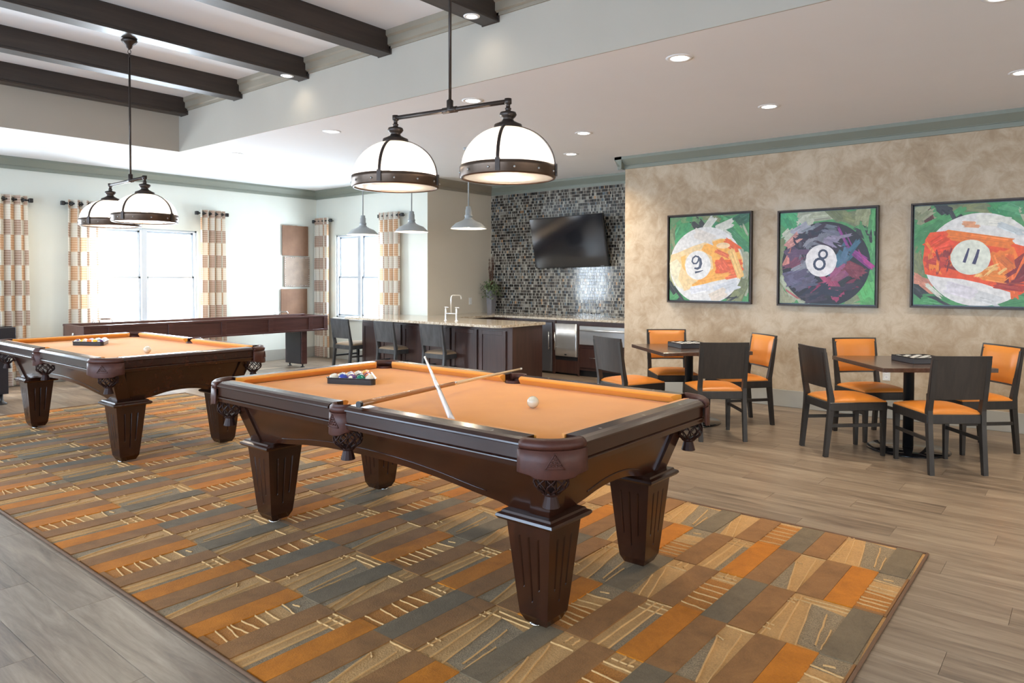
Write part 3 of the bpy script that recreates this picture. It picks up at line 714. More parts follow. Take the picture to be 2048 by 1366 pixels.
    bm=B(); zz=.0075; pts=[(X0,Y0,zz),(X1,Y0,zz),(X1,Y1,zz),(X0,Y1,zz)]
    for i in range(4): tube(bm,[pts[i],pts[(i+1)%4]],.0072,8)
    obj('rug_binding',bm,'binding',o)
rug()

# ------------------------------------------------------------------ lamps
def pool_light(label,a,b,stem,ztop,zrim,dia):
    a=Vector(a); b=Vector(b); c=(a+b)/2; zb=a.z
    t=thing('pool_table_light',label,'lamp',(stem[0],stem[1],ztop),0,'twin dome lights over the pool tables')
    def L(p): return Vector(p)-Vector((stem[0],stem[1],ztop))
    bm=B(); lathe(bm,[(.055,0),(.062,-.012),(.05,-.03),(.028,-.045),(.02,-.07),(.008,-.08)],20,(0,0,0)); obj('canopy',bm,'bronzed',t)
    bm=B(); s=c
    for k in range(2): tube(bm,[(0+.012*math.cos(q),0,-.10-k*.03+.02*math.sin(q)) if k==0 else (0,.012*math.cos(q),-.13+.02*math.sin(q)) for q in [i*PI/5 for i in range(10)]],.003,5,closed=True)
    obj('chain_link',bm,'bronzed',t)
    bm=B(); tube(bm,[(0,0,-.145),tuple(L((stem[0],stem[1],zb+.02)))],.0085,10); lathe(bm,[(.016,-.01),(.018,0),(.018,.05),(.012,.055)],14,tuple(L((stem[0],stem[1],zb)))); obj('stem',bm,'bronzed',t)
    bm=B(); tube(bm,[tuple(L(a)),tuple(L(b))],.0125,12); d=(b-a).normalized(); m=Vector((stem[0],stem[1],zb))
    tube(bm,[tuple(L(m-d*.045)),tuple(L(m+d*.045))],.0165,12); obj('crossbar',bm,'bronzed',t)
    for e in (a,b):
        o=L(e); x,y,z=o; zr=zrim-ztop; rad=dia/2; hr=z-zr       # rim to bar
        h=D.objects.new('dome_shade',None); COL.objects.link(h); h.parent=t
        bm=B(); lathe(bm,[(.018,.014),(.018,-.012),(.011,-.016),(.011,-.032),(.016,-.034),(.016,-.040),(.013,-.043),(.016,-.05),(.040,-.056),(.044,-.068),(.036,-.080),(.026,-.088),(.030,-.098),(.055,-.112),(.070,-.118),(.076,-.145),(.07,-.147)],24,(x,y,z)); obj('fitter_cap',bm,'bronzed',h)
        zt=z-.135; dh=zt-(zr+.035)
        prof=[]; n=14
        for i in range(n+1):
            f=i/n; an=R(16)+(PI/2-R(16))*f; prof.append((rad*.975*math.sin(an),(zr+.035)+dh*math.cos(an)/math.cos(R(16))))
        bm=B(); seg=72; lathe(bm,[(r,zz) for r,zz in prof],seg,(x,y,0),caps=False)
        obj('glass_dome',bm,'dome',h)
        bm=B(); lathe(bm,[(rad*.965,zr+.045),(rad*1.0,zr+.043),(rad*1.005,zr+.025),(rad*1.0,zr+.022),(rad*1.0,zr-.012),(rad*.985,zr-.018),(rad*.93,zr-.018),(rad*.925,zr-.010),(rad*.95,zr-.005),(rad*.955,zr+.045)],56,(x,y,0),caps=False); obj('metal_band',bm,'bronze',h)
        bm=B()
        for k in range(12):
            an=2*PI*k/12+.3; sphere(bm,(x+math.cos(an)*rad*1.004,y+math.sin(an)*rad*1.004,zr+.008),.006,8,6)
        obj('rivets',bm,'pewter',h)
        for k in range(4):
            bm=B(); an=R(28)+PI/2*k; pth=[(x+math.cos(an)*(r+.004),y+math.sin(an)*(r+.004),zz+.002) for r,zz in prof]; ca,sa=math.cos(an),math.sin(an); rr=[]
            for p in pth:
                rr.append([(p[0]-sa*.008,p[1]+ca*.008,p[2]),(p[0]+sa*.008,p[1]-ca*.008,p[2]),(p[0]+sa*.008+ca*.003,p[1]-ca*.008+sa*.003,p[2]+.002),(p[0]-sa*.008+ca*.003,p[1]+ca*.008+sa*.003,p[2]+.002)])
            loft(bm,rr); q=pth[-1]; t2=bmesh.new(); bmesh.ops.create_cube(t2,size=1)
            merge(bm,t2,0,Matrix.Translation((x+math.cos(an)*rad*1.01,y+math.sin(an)*rad*1.01,zr+.02))@Matrix.Rotation(an,4,'Z')@Matrix.Diagonal((.012,.022,.06,1)))
            obj('strap',bm,'bronzed',h)
        bm=B(); lathe(bm,[(rad*.925,zr-.012),(rad*.5,zr-.016),(.001,zr-.018)],40,(x,y,0),caps=False); obj('glass_lens',bm,'lens',h)
        bm=B(); sphere(bm,(x,y,zr+.10),.036,16,10,sc=(1,1,1.2)); obj('bulb',bm,'glow',h)
        ld=D.lights.new('pool_bulb','POINT'); ld.energy=19; ld.color=(1,.86,.68); ld.shadow_soft_size=.05; lo=D.objects.new('bulb_light',ld); COL.objects.link(lo); lo.location=(x+stem[0],y+stem[1],zr+.055+ztop)
    return t
pool_light('bronze twin dome pool light hanging over the near pool table',(2.677,3.045,2.305),(2.785,2.315,2.305),(2.733,2.675),3.37+.2,1.932,.486)
pool_light('bronze twin dome pool light hanging from a beam over the far pool table',(2.57,6.63,2.21),(2.545,5.90,2.21),(2.557,6.19),3.37,1.868,.486)
# the recessed downlights
def can(label,x,y,z,r=.075,power=15):
    t=thing('recessed_light',label,'downlight',(x,y,z),0,'recessed ceiling downlights')
    bm=B(); lathe(bm,[(r*.80,-.0005),(r*.82,-.006),(r*1.22,-.004),(r*1.25,-.0005)],28,(0,0,0),caps=False); obj('trim_ring',bm,'white',t)
    bm=B(); lathe(bm,[(.001,-.003),(r*.80,-.0025)],28,(0,0,0),caps=False); obj('lens',bm,'glowc',t)
    l=area('downlight_beam',(x,y,z-.012),(0,0,0),.12,0,power,(1,.86,.66),'DISK',R(130)); return t
cans=[(4.6,2.27,'ceiling downlight nearest the raised tray edge, above right of the near pool light'),(6.39,2.28,'ceiling downlight above the paintings of balls nine and eight'),(4.57,4.2,'ceiling downlight right behind the near pool light crossbar'),(4.6,6.24,'ceiling downlight left of the near pool light stem by the tray edge'),
 (6.33,4.22,'ceiling downlight just right of the near pool light right dome'),(7.3,5.05,'ceiling downlight closest to the mosaic wall'),(3.0,9.76,'ceiling downlight at the far left near the far crown moulding'),(4.7,9.72,'small ceiling downlight before the far wall, left of the tray corner'),(4.68,8.3,'ceiling downlight right of the tray corner'),(4.7,.42,'ceiling downlight cut by the top right photo corner'),(6.52,.44,'ceiling downlight cut by the right photo edge')]
for x,y,l in cans: can(l,x,y,ZC,power=34 if x==7.3 else 16)
can('small round downlight set in the beam at the top of the photo',3.95,3.64,3.37,.05,.7)
can('small round downlight set in the third beam from the far tray wall',3.98,6.10,3.37,.05,.7)
for x,y,l in ((6.4,-1.5,'right rear corner'),(4.7,-1.5,'rear tray edge on the right'),(1.5,-2.5,'middle of the rear'),(-2,1,'near left side'),(-2,4.5,'middle of the left side'),(-2,8,'far left side')): can('added unseen ceiling downlight, over the '+l,x,y,ZC)  # lamps added over the unseen part of the room for more light
bm=B(); lathe(bm,[(.001,ZT-.008),(.11,ZT-.008),(.125,ZT-.001)],32,(1.35,7.9,0),caps=False); tag(obj('ceiling_speaker',bm,'ceil'),'round white speaker in the ceiling between the two farthest beams','speaker')
# grey bar pendants
for (y,l) in ((7.72,'grey metal pendant lamp over the bar, farthest and leftmost of three'),(6.75,'grey metal pendant lamp over the middle of the bar'),(5.76,'grey metal pendant lamp over the bar, nearest and rightmost of three')):
    t=thing('bar_pendant',l,'lamp',(6.2,y,ZC),0,'grey pendants over the bar'); z=2.0-ZC
    bm=B(); lathe(bm,[(.062,0),(.064,-.02),(.05,-.03),(.014,-.035),(.012,-.05)],24,(0,0,0)); obj('canopy',bm,'grey',t)
    bm=B(); tube(bm,[(0,0,-.04),(0,0,z+.25)],.008,10); obj('stem',bm,'grey',t)
    bm=B(); lathe(bm,[(.012,z+.262),(.030,z+.255),(.032,z+.225),(.038,z+.22),(.038,z+.16),(.046,z+.155),(.046,z+.135),(.04,z+.13),(.055,z+.105),(.09,z+.085),(.15,z+.062),(.195,z+.02),(.213,z-.002),(.215,z-.006),(.210,z-.006),(.19,z+.015),(.147,z+.057),(.088,z+.08),(.05,z+.10)],40,(0,0,0),caps=False); s=obj('shade',bm,'grey',t)
    bm=B(); lathe(bm,[(.208,z-.004),(.188,z+.013),(.145,z+.054),(.086,z+.076),(.02,z+.09)],40,(0,0,0),caps=False); obj('reflector',bm,'inner',s)
    bm=B(); sphere(bm,(0,0,z+.035),.028,14,9); obj('bulb',bm,'glow',t)
    ld=D.lights.new('pendant_bulb','POINT'); ld.energy=16; ld.color=(1,.84,.64); ld.shadow_soft_size=.03; lo=D.objects.new('bulb_light',ld); COL.objects.link(lo); lo.location=(6.2,y,2.0-.01)

# ------------------------------------------------------------------ chairs and cafe tables
def make_chair(name,label,cat,mats,pad,zs=1.0,group=None):
    wp,wf,seatm=mats; t=thing(name,label,cat,(0,0,0),0,group)
    # faces +x ; rear legs carry the back
    for s in (-1,1):
        bm=B(); y=s*.192; w=.017; rr=[]
        for x,z,dx in ((-.262,0,.016),(-.225,.36,.022),(-.222,.46,.022),(-.245,.58,.018),(-.283,.83,.014)):
            z*=zs; rr.append([(x-dx,y-w,z),(x+dx,y-w,z),(x+dx,y+w,z),(x-dx,y+w,z)])
        loft(bm,rr); obj('rear_leg',bm,wf,t)
        bm=B(); y=s*.205; loft(bm,[[(.212-a,y-s*.012-a,z*zs),(.212+a,y-s*.012-a,z*zs),(.212+a,y-s*.012+a,z*zs),(.212-a,y-s*.012+a,z*zs)] for a,z in ((.0135,0),(.020,.40))]); obj('front_leg',bm,wf,t)
        bm=B(); box(bm,-.24,.212,s*.196-.008,s*.196+.008,.235*zs,.262*zs,.002); obj('stretcher',bm,wf,t)
    bm=B(); box(bm,-.238,.236,-.213,.213,.365*zs,.432*zs,.004); obj('seat_frame',bm,wf,t)
    # domed seat
    bm=B(); n=12; G_=[]
    for i in range(n+1):
        row=[]
        for j in range(n+1):
            u=-1+2*i/n; v=-1+2*j/n; x=.002+u*.226; y=v*.208; e=(1-abs(u)**3.2)*(1-abs(v)**3.2); z=.430*zs+.012+.036*e**.6
            row.append(bm.verts.new((x,y,z)))
        G_.append(row)
    for i in range(n):
        for j in range(n): f=bm.faces.new((G_[i][j],G_[i+1][j],G_[i+1][j+1],G_[i][j+1])); f.smooth=True
    ring=[G_[i][0] for i in range(n+1)]+[G_[n][j] for j in range(1,n+1)]+[G_[i][n] for i in range(n-1,-1,-1)]+[G_[0][j] for j in range(n-1,0,-1)]
    low=[bm.verts.new((v.co.x,v.co.y,.430*zs)) for v in ring]
    for k in range(len(ring)): bm.faces.new((ring[k],ring[(k+1)%len(ring)],low[(k+1)%len(ring)],low[k]))
    obj('seat',bm,seatm,t)
    # curved back panel
    bm=B(); rr=[]; n=10
    def bx_(z): return -.245-(z-.58)/.25*.038 if z>.58 else -.245+(.58-z)*.1
    for i in range(n+1):
        v=-1+2*i/n; y=v*.212; cv=-.016*(1-v*v)
        rr.append([(bx_(.545)+cv-.010,y,.545*zs),(bx_(.545)+cv+.012,y,.545*zs),(bx_(.70)+cv+.011,y,.70*zs),(bx_(.862)+cv+.009,y,.862*zs),(bx_(.862)+cv-.008,y,.862*zs),(bx_(.70)+cv-.010,y,.70*zs)])
    loft(bm,rr); obj('back_panel',bm,wp,t)
    if pad:
        bm=B(); n=10; F=[]; Bk=[]
        for i in range(n+1):
            r1=[];r2=[]
            for j in range(n+1):
                u=-1+2*i/n; v=-1+2*j/n; z=.705+u*.146; y=v*.195; cv=-.016*(1-v*v); e=((1-abs(u)**5)*(1-abs(v)**5))**.5
                r1.append(bm.verts.new((bx_(z)+cv+.012+.024*e,y,z*zs))); 
            F.append(r1)
        for i in range(n):
            for j in range(n): f=bm.faces.new((F[i][j],F[i+1][j],F[i+1][j+1],F[i][j+1])); f.smooth=True
        obj('back_cushion',bm,seatm,t)
    return t
gr='cafe chairs around the two tables'
ch=make_chair('cafe_chair','dark wood chair with orange seat, dark back to us, left of the right table','chair',('cwp','cw','vinyl'),True,1.0,gr)
ch.location=(6.228,1.578,0); ch.rotation_euler=(0,0,R(-46))
for x,y,a,l in ((6.16,.907,39,'dark wood chair with orange seat, dark back to us, in front of the right table'),(6.935,1.53,225,'chair with orange back facing us, behind left of the right table'),(6.955,.79,135,'chair with orange back at the right end of the right table, near the photo edge'),
   (5.93,3.40,-22,'dark backed chair seen from the side, left of the left cafe table, by the appliances'),(6.085,2.637,40,'dark wood chair with orange seat, back to us, in front of the left cafe table'),(6.77,3.39,221,'chair with orange back facing us, behind the left cafe table'),(6.78,2.70,142,'chair with orange back at the right end of the left cafe table')):
    dup(ch,(x,y,0),R(a),l,gr)
gs='glare-greyed wood chairs along the bar'
st=make_chair('bar_chair','glare-greyed wood chair with speckled seat at the bar, leftmost of three','chair',('stool_glare','stool_glare','fab'),False,.925,gs)
st.location=(6.86,8.74,0)
dup(st,(6.86,7.735,0),R(-1),'glare-greyed wood chair with speckled seat at the bar, middle of three',gs)
dup(st,(6.86,6.79,0),R(1),'glare-greyed wood chair with speckled seat at the bar, nearest of three',gs)
def cafe_table(label,x,y,rz):
    t=thing('cafe_table',label,'table',(x,y,0),rz,'square pedestal cafe tables')
    bm=B(); box(bm,-.44,.44,-.44,.44,.695,.728,.002); obj('tabletop',bm,'tabl',t)
    bm=B(); lathe(bm,[(.001,.0),(.31,.0),(.31,.006),(.30,.014),(.06,.024),(.001,.026)],48,(0,0,0)); obj('base_plate',bm,'blackg',t)
    bm=B(); lathe(bm,[(.04,.02),(.04,.67),(.05,.675)],24,(0,0,0)); box(bm,-.25,.25,-.02,.02,.67,.695); box(bm,-.02,.02,-.25,.25,.67,.695); obj('column',bm,'black',t)
    return t
cafe_table('square brown cafe table on a black pedestal, right one of two',6.61,1.18,R(38.9))
cafe_table('square brown cafe table on a black pedestal, left one of two',6.52,3.09,R(49))
def board(label,x,y,rz):
    t=thing('game_board',label,'board game',(x,y,.7285),rz); s=.15
    bm=B(); box(bm,-s,s,-s,s,0,.042,.003); obj('board_box',bm,'dark',t)
    bm=B(); c=2*(s-.015)/6
    for i in range(6):
        for j in range(6):
            if (i+j)%2==0: box(bm,-s+.015+i*c+.006,-s+.015+(i+1)*c-.006,-s+.015+j*c+.006,-s+.015+(j+1)*c-.006,.042,.045)
    obj('pale_squares',bm,'plastic',t)
    bm=B(); a=s-.001
    for q in ((-a,a,-a,-a+.012),(-a,a,a-.012,a),(-a,-a+.012,-a+.012,a-.012),(a-.012,a,-a+.012,a-.012)): box(bm,q[0],q[1],q[2],q[3],.0415,.048,.002)
    obj('rim',bm,'blackg',t)
board('black board game box with pale squares on the right cafe table',6.64,1.11,R(43)); board('black board game box with pale squares on the left cafe table',6.56,3.12,R(52))

# ------------------------------------------------------------------ shuffleboard table
t=thing('shuffleboard_table','long dark red wood shuffleboard table in front of the far windows','shuffleboard',(3.36,9.5,0))
LX=3.55
bm=B(); box(bm,0,LX,0,.03,.575,.815,.004); obj('side_rail',bm,'shuf',t)
bm=B(); box(bm,0,LX,.62,.65,.575,.815,.004); obj('side_rail',bm,'shuf',t)
for x in (0,LX-.03):
    bm=B(); box(bm,x+.001,x+.029,.03,.62,.575,.810,.003); obj('end_rail',bm,'shuf',t)
bm=B(); box(bm,.03,LX-.03,.03,.62,.575,.60); obj('gutter',bm,'black',t)
bm=B(); box(bm,.14,LX-.14,.12,.53,.70,.775,.004); obj('playfield',bm,'shufp',t)
for y in (-.014,.650):
    for (a,b) in ((.0,LX),):
        for z0,z1 in ((.575,.60),(.785,.815)): bm=B(); box(bm,a-.004,b+.004,y,y+.014,z0,z1,.003); obj('moulding',bm,'shuf',t)
    for x in (.0,.28,1.02,1.76,2.5,LX-.07-.28,LX-.07): bm=B(); box(bm,x,x+(.07 if x not in(.28,) else .03),y,y+.013,.60,.785,.002); obj('stile',bm,'shuf',t)
bm=B(); lathe(bm,[(.001,0),(.028,0),(.026,.006),(.001,.008)],20); o=obj('medallion',bm,'pewter',t,(-.001,.33,.69),(0,R(-90),0))
for x in (.30,LX-.41):
    bm=B(); box(bm,x,x+.10,.10,.55,.05,.575,.004); L=obj('leg_panel',bm,'shuf',t)
    bm=B(); box(bm,x-.008,x-.0,.12,.53,.055,.57,.002); box(bm,x+.10,x+.108,.12,.53,.055,.57,.002); obj('leg_face',bm,'dark',L)
    for y in (.15,.50): bm=B(); lathe(bm,[(.035,0),(.035,.008),(.012,.018),(.012,.05)],16,(x+.05,y,0)); obj('leveller',bm,'black',L)
for x,l in ((.33,'small chrome score frame on the left end of the shuffleboard table'),(3.0,'small chrome score frame on the right end of the shuffleboard table')):
    u=thing('score_frame',l,'score marker',(3.36+x,9.5+.635,.815),0,'shuffleboard score frames')
    bm=B(); tube(bm,[(0,0,0),(.004,0,.03),(.012,0,.05),(.02,0,.03),(.024,0,0)],.004,6); obj('hook',bm,'chrome',u)
    bm=B(); tube(bm,[(.09,0,0),(.09,0,.045),(.23,0,.045),(.245,0,.02),(.25,0,0)],.006,8); box(bm,.10,.22,-.012,.012,.032,.054,.002); obj('bar',bm,'chrome',u)
# the dark games table cut by the left edge
t=thing('games_table','black games table cut by the left photo edge, before the leftmost curtain','game table',(1.2,9.2,0))
bm=B(); box(bm,0,1.38,0,.70,.52,.86,.006); obj('cabinet_body',bm,'dark',t)
bm=B(); box(bm,.03,1.35,.03,.67,.86,.868,.001); obj('top_sheet',bm,'blackg',t)
for x in (.04,1.13):
    for y in (.06,.46):
        bm=B(); box(bm,x,x+.19,y,y+.18,.12,.52,.004); L=obj('leg',bm,'dark',t)
        bm=B(); lathe(bm,[(.06,0),(.058,.012),(.03,.03),(.022,.05),(.022,.12)],18,(x+.14,y+.09,0)); obj('leveller',bm,'black',L)

# ------------------------------------------------------------------ curtains
def curtain(label,axis,plane,a0,a1,out,n,ph=0,uo=0,flip=1):
    P=(lambda a,d,z:(a,plane+out*d,z)) if axis=='y' else (lambda a,d,z:(plane+out*d,a,z))
    t=thing('curtain',label,'curtain',P((a0+a1)/2,0,0),0,'plaid grommet curtains'); base=Vector(P((a0+a1)/2,0,0))
    bm=B(); uv=bm.loops.layers.uv.new('UVMap'); N_=n*12; K=20; rows=[]; arc=[0]
    def pt(i,z):
        s=i/N_; flare=1+.10*(1-z/2.45); a=(a0+a1)/2+(s-.5)*(a1-a0)*flare; d=.085+.040*math.sin(2*PI*n*s+ph)+.006*math.sin(5*s+z*2); a+=.010*math.sin(4*PI*n*s+ph)
        return Vector(P(a,d,z))-base
    for i in range(1,N_+1): arc.append(arc[-1]+(pt(i,1.2)-pt(i-1,1.2)).length)
    V=[[bm.verts.new(pt(i,.015+2.445*k/K)) for i in range(N_+1)] for k in range(K+1)]
    for k in range(K):
        for i in range(N_):
            f=bm.faces.new((V[k][i],V[k][i+1],V[k+1][i+1],V[k+1][i])); f.smooth=True
            for lp,(ii,kk) in zip(f.loops,((i,k),(i+1,k),(i+1,k+1),(i,k+1))): lp[uv].uv=(10+uo+flip*arc[ii]/.105,(.015+2.445*kk/K)/.195)
    me=D.meshes.new('drape'); bm.to_mesh(me); bm.free(); me.materials.append(M['curtain']); o=D.objects.new('drape',me); COL.objects.link(o); o.parent=t
    for k in range(n):
        s=(k+.5)/n; a=(a0+a1)/2+(s-.5)*(a1-a0); bm=B(); c=Vector(P(a,.085,2.405))-base; d=Vector(P(1,0,0))-Vector(P(0,0,0)); q=Vector((-d.y,d.x,0))
        e=(d*.75+q*.66).normalized(); f_=d.cross(Vector((0,0,1)))*.0
        tube(bm,[tuple(c+e.cross(Vector((0,0,1)))*.026*math.cos(w_)+Vector((0,0,1))*.026*math.sin(w_)) for w_ in [i*PI/8 for i in range(16)]],.006,6,closed=True); obj('grommet',bm,'rod',t)
    r=thing('curtain_rod','short black curtain rod holding the '+label,'curtain rod',P((a0+a1)/2,0,2.405),0,'short black curtain rods'); b2=Vector(P((a0+a1)/2,0,2.405))
    bm=B(); tube(bm,[tuple(Vector(P(a0-.03,.085,2.405))-b2),tuple(Vector(P(a1+.03,.085,2.405))-b2)],.014,10); obj('rod',bm,'rod',r)
    for e in (a0-.045,a1+.045):
        c=Vector(P(e,.085,2.405))-b2; bm=B(); box(bm,c.x-.024,c.x+.024,c.y-.024,c.y+.024,c.z-.028,c.z+.028,.006); obj('finial',bm,'rod',r)
    c=Vector(P(a0-.012,.0,2.405))-b2; c2=Vector(P(a0-.012,.085,2.405))-b2; bm=B(); tube(bm,[tuple(c),tuple(c2)],.008,8); obj('bracket',bm,'rod',r)
curtain('leftmost plaid curtain, at the photo edge','y',YW,2.72,3.14,-1,4,.4,0)
curtain('plaid curtain behind the far pool light','y',YW,3.60,4.06,-1,4,1.2,1)
curtain('plaid curtain right of the far window','y',YW,5.44,5.84,-1,4,.6,0)
curtain('plaid curtain by the three wall panels in the corner','x',XG,10.32,10.72,-1,4,.3,1,-1)
curtain('plaid curtain behind the middle bar pendant','x',XG,8.48,8.94,-1,4,1.4,0,-1)

# ------------------------------------------------------------------ wall panels in the corner
def hide(label,x0,x1,z0,z1,mat,bow,studs):
    t=thing('wall_panel',label,'wall decor',((x0+x1)/2,YW,(z0+z1)/2),0,'square hide panels in the corner'); w_=(x1-x0)/2; h=(z1-z0)/2
    bm=B(); n=10; A=[];C=[]
    for i in range(n+1):
        u=-1+2*i/n; d=.03+bow*(1-u*u); rr=[]
        A.append([( u*w_+rnd.uniform(-.002,.002),-d,-h+rnd.uniform(-.003,.003)),(u*w_,-d,h+rnd.uniform(-.003,.003)),(u*w_,-d+.012,h),(u*w_,-d+.012,-h)])
    loft(bm,A); obj('hide_sheet',bm,mat,t)
    bm=B(); box(bm,-w_*.7,w_*.7,-.02,0,-h*.7,h*.7); obj('backing',bm,'black',t)
    if studs:
        bm=B()
        for sx,sy in ((-1,1),(1,-1),(-1,-1),(1,1)):
            for k in range(6):
                for q in ((sx*(w_-.02-k*.035),sy*(h-.018)),(sx*(w_-.015),sy*(h-.02-k*.035))): sphere(bm,(q[0],-.034-bow*(1-(q[0]/w_)**2),q[1]),.007,6,4)
        obj('studs',bm,'steel',t)
hide('smooth copper brown hide panel, top of the three in the corner',6.92,7.435,1.79,2.31,'hide',.02,False)
hide('pale tan hide panel with studded corners, middle of the three in the corner',6.955,7.46,1.25,1.775,'hide2',.004,True)
hide('copper brown hide panel, lowest of the three, behind the shuffleboard table',6.89,7.41,.70,1.215,'hide',.03,False)
def outlet(label,loc,axis,sz=(.07,.115)):
    t=thing('wall_outlet',label,'outlet',loc); w_,h=sz[0]/2,sz[1]/2
    def bx(bm,a0,a1,d0,d1,z0,z1,b=.001):
        if axis=='x': box(bm,-d1,-d0,a0,a1,z0,z1,b)
        else: box(bm,a0,a1,-d1,-d0,z0,z1,b)
    bm=B(); bx(bm,-w_,w_,0,.006,-h,h,.002); obj('cover_plate',bm,'plastic',t)
    for z in (-.024,.024):
        bm=B(); bx(bm,-.016,.016,.006,.008,z-.014,z+.014); s=obj('socket',bm,'white',t)
        bm=B(); bx(bm,-.007,-.004,.0078,.0086,z-.004,z+.007,0); bx(bm,.004,.007,.0078,.0086,z-.004,z+.007,0); obj('slot',bm,'black',s)
outlet('white outlet on the plaster wall between chair and table','' or (XW,1.62,.44),'x'); outlet('white outlet on the beige alcove wall beside the plant vase',(8.60,YB,1.03),'y'); outlet('white outlet under the shuffleboard table on the far wall',(6.60,YW,.50),'y')

# ------------------------------------------------------------------ bar
ZK=.83
t=thing('bar_counter','long speckled granite counter of the bar peninsula and back run','countertop',(0,0,0))
def slab(bm,pts,z0,z1): prism(bm,pts,lambda a,b_,d:(a,b_,d),z0,z1)
bm=B(); slab(bm,[(6.58,5.66),(6.62,5.60),(7.52,5.60),(7.52,7.2995),(7.52,YB-.002),(7.6,YB-.002),(7.6,8.62),(6.58,8.62)],ZK-.032,ZK); box(bm,7.5205,8.4595,7.30,YB-.002,ZK-.032,ZK); box(bm,8.46,XT-.005,YP+.005,YB-.002,ZK-.032,ZK)
bmesh.ops.triangulate(bm,faces=[f for f in bm.faces if len(f.verts)>4]); obj('granite_slab',bm,'granite',t)
def shaker(parent,axis,plane,a0,a1,z0,z1,handle=None,sgn=-1):
    def bx(bm,a0,a1,d0,d1,z0,z1,b=.002):
        p,q=plane+sgn*d0,plane+sgn*d1
        if axis=='x': box(bm,min(p,q),max(p,q),a0,a1,z0,z1,b)
        else: box(bm,a0,a1,min(p,q),max(p,q),z0,z1,b)
    f=.055; bm=B(); bx(bm,a0,a0+f,0,.02,z0,z1); bx(bm,a1-f,a1,0,.02,z0,z1); bx(bm,a0+f,a1-f,0,.02,z0,z0+f); bx(bm,a0+f,a1-f,0,.02,z1-f,z1); d=obj('door',bm,'cab',parent)
    bm=B(); bx(bm,a0+f,a1-f,0,.010,z0+f,z1-f,0); obj('door_panel',bm,'cab',d)
    return d
def cabinet(label,x0,x1,y0,y1,name='bar_cabinet',toe=True):
    c=thing(name,label,'cabinet',(0,0,0)); bm=B(); box(bm,x0,x1,y0,y1,.09,ZK-.033,.002); obj('carcass',bm,'cab',c)
    bm=B(); box(bm,x0+.05,x1-.01,y0+.01,y1-.01,0,.09); obj('toe_kick',bm,'black',c); return c
ys=[5.70,6.19,6.68,7.17,7.66,8.12,8.56]
for i in range(3):
    c=cabinet(['dark wood double-door base cabinet at the near end of the bar peninsula','dark wood double-door base cabinet in the middle of the bar peninsula','dark wood double-door base cabinet at the far end of the bar peninsula'][i],6.86,7.45,ys[2*i]-(.06 if i==0 else 0),ys[2*i+2],'peninsula_cabinet')
    for k in (0,1): shaker(c,'x',6.86,ys[2*i+k]+.02,ys[2*i+k+1]-.02,.11,ZK-.09)
bm=B(); box(bm,6.85,7.47,5.615,5.639,.0,ZK-.033,.002); o=obj('end_panel',bm,'cab'); tag(o,'flat dark wood end panel closing the near end of the bar','panel')
c=cabinet('dark wood cabinet run under the counter along the beige wall',7.63,8.49,7.34,YB-.01,'corner_cabinet')
FX=8.5
def front(bm,y0,y1,z0,z1,d=.02,b=.002): box(bm,FX-d,FX,y0,y1,z0,z1,b)
c=cabinet('dark wood cabinet frame around the back bar appliances',FX+.002,XT-.01,YP+.01,7.33,'back_bar_cabinet')
for y0,y1,z0,z1 in ((6.14,6.19,.0,.80),(5.715,5.745,.0,.80),(5.745,6.14,.03,.215),(4.68,4.72,.0,.80),(4.72,5.715,.735,.80),(4.72,5.715,.41,.455),(6.75,7.33,.09,.80),(6.19,6.75,.765,.80)):
    bm=B(); front(bm,y0,y1,z0,z1,.012); obj('face_frame',bm,'cab',c)
bm=B(); front(bm,4.735,5.70,.135,.405,.022); d=obj('drawer',bm,'cab',c)
bm=B(); tube(bm,[(FX-.05,5.30,.28),(FX-.05,5.52,.28)],.006,8); tube(bm,[(FX-.05,5.33,.28),(FX-.02,5.33,.28)],.004,6); tube(bm,[(FX-.05,5.49,.28),(FX-.02,5.49,.28)],.004,6); obj('drawer_pull',bm,'chrome',d)
bm=B(); tube(bm,[(FX-.04,4.70,.42),(FX-.04,4.70,.58)],.007,8); obj('end_pull',bm,'chrome',c)
f=thing('undercounter_fridge','dark stainless undercounter fridge half hidden by the bar end','fridge',(FX,6.47,0))
bm=B(); box(bm,-.03,.0,-.275,.275,.03,.76,.006); obj('fridge_door',bm,'steeld',f)
bm=B(); box(bm,-.01,.01,-.28,.28,.0,.03); obj('grille',bm,'black',f)
bm=B(); tube(bm,[(-.06,-.24,.36),(-.06,-.24,.62)],.007,8); tube(bm,[(-.06,-.24,.38),(-.03,-.24,.38)],.005,6); tube(bm,[(-.06,-.24,.60),(-.03,-.24,.60)],.005,6); obj('door_handle',bm,'steel',f)
f=thing('ice_maker','polished stainless ice maker with two handles beside the fridge','ice maker',(FX,5.94,0))
bm=B(); ap=[]
for i in range(13):
    y=-.19+.38*i/12; bu=.004*math.sin(i*1.7); ap.append([(-.035+bu,y,.275),(-.035-bu,y,.40),(-.036+bu*1.3,y,.55),(-.035-bu,y,.745),(-.005,y,.75),(-.005,y,.27)])
loft(bm,ap,smooth=True); obj('steel_door',bm,'steel',f)
bm=B(); tube(bm,[(-.08,.165,.36),(-.08,.165,.62)],.007,8)
for z in (.40,.56): tube(bm,[(-.08,.165,z),(-.035,.165,z)],.006,6)
obj('door_handle',bm,'chrome',f)
bm=B(); box(bm,-.012,.0,-.19,.19,.215,.268); v=obj('vent_grille',bm,'black',f)
bm=B(); [box(bm,-.014,-.012,-.18,.18,.222+k*.011,.226+k*.011) for k in range(4)]; obj('louvers',bm,'dark',v)
bm=B(); lathe(bm,[(.001,0),(.022,0),(.02,.004),(.001,.005)],16); o=obj('badge',bm,'black',f,(-.037,0,.30),(0,R(-90),0)); o.scale=(.5,1,1)
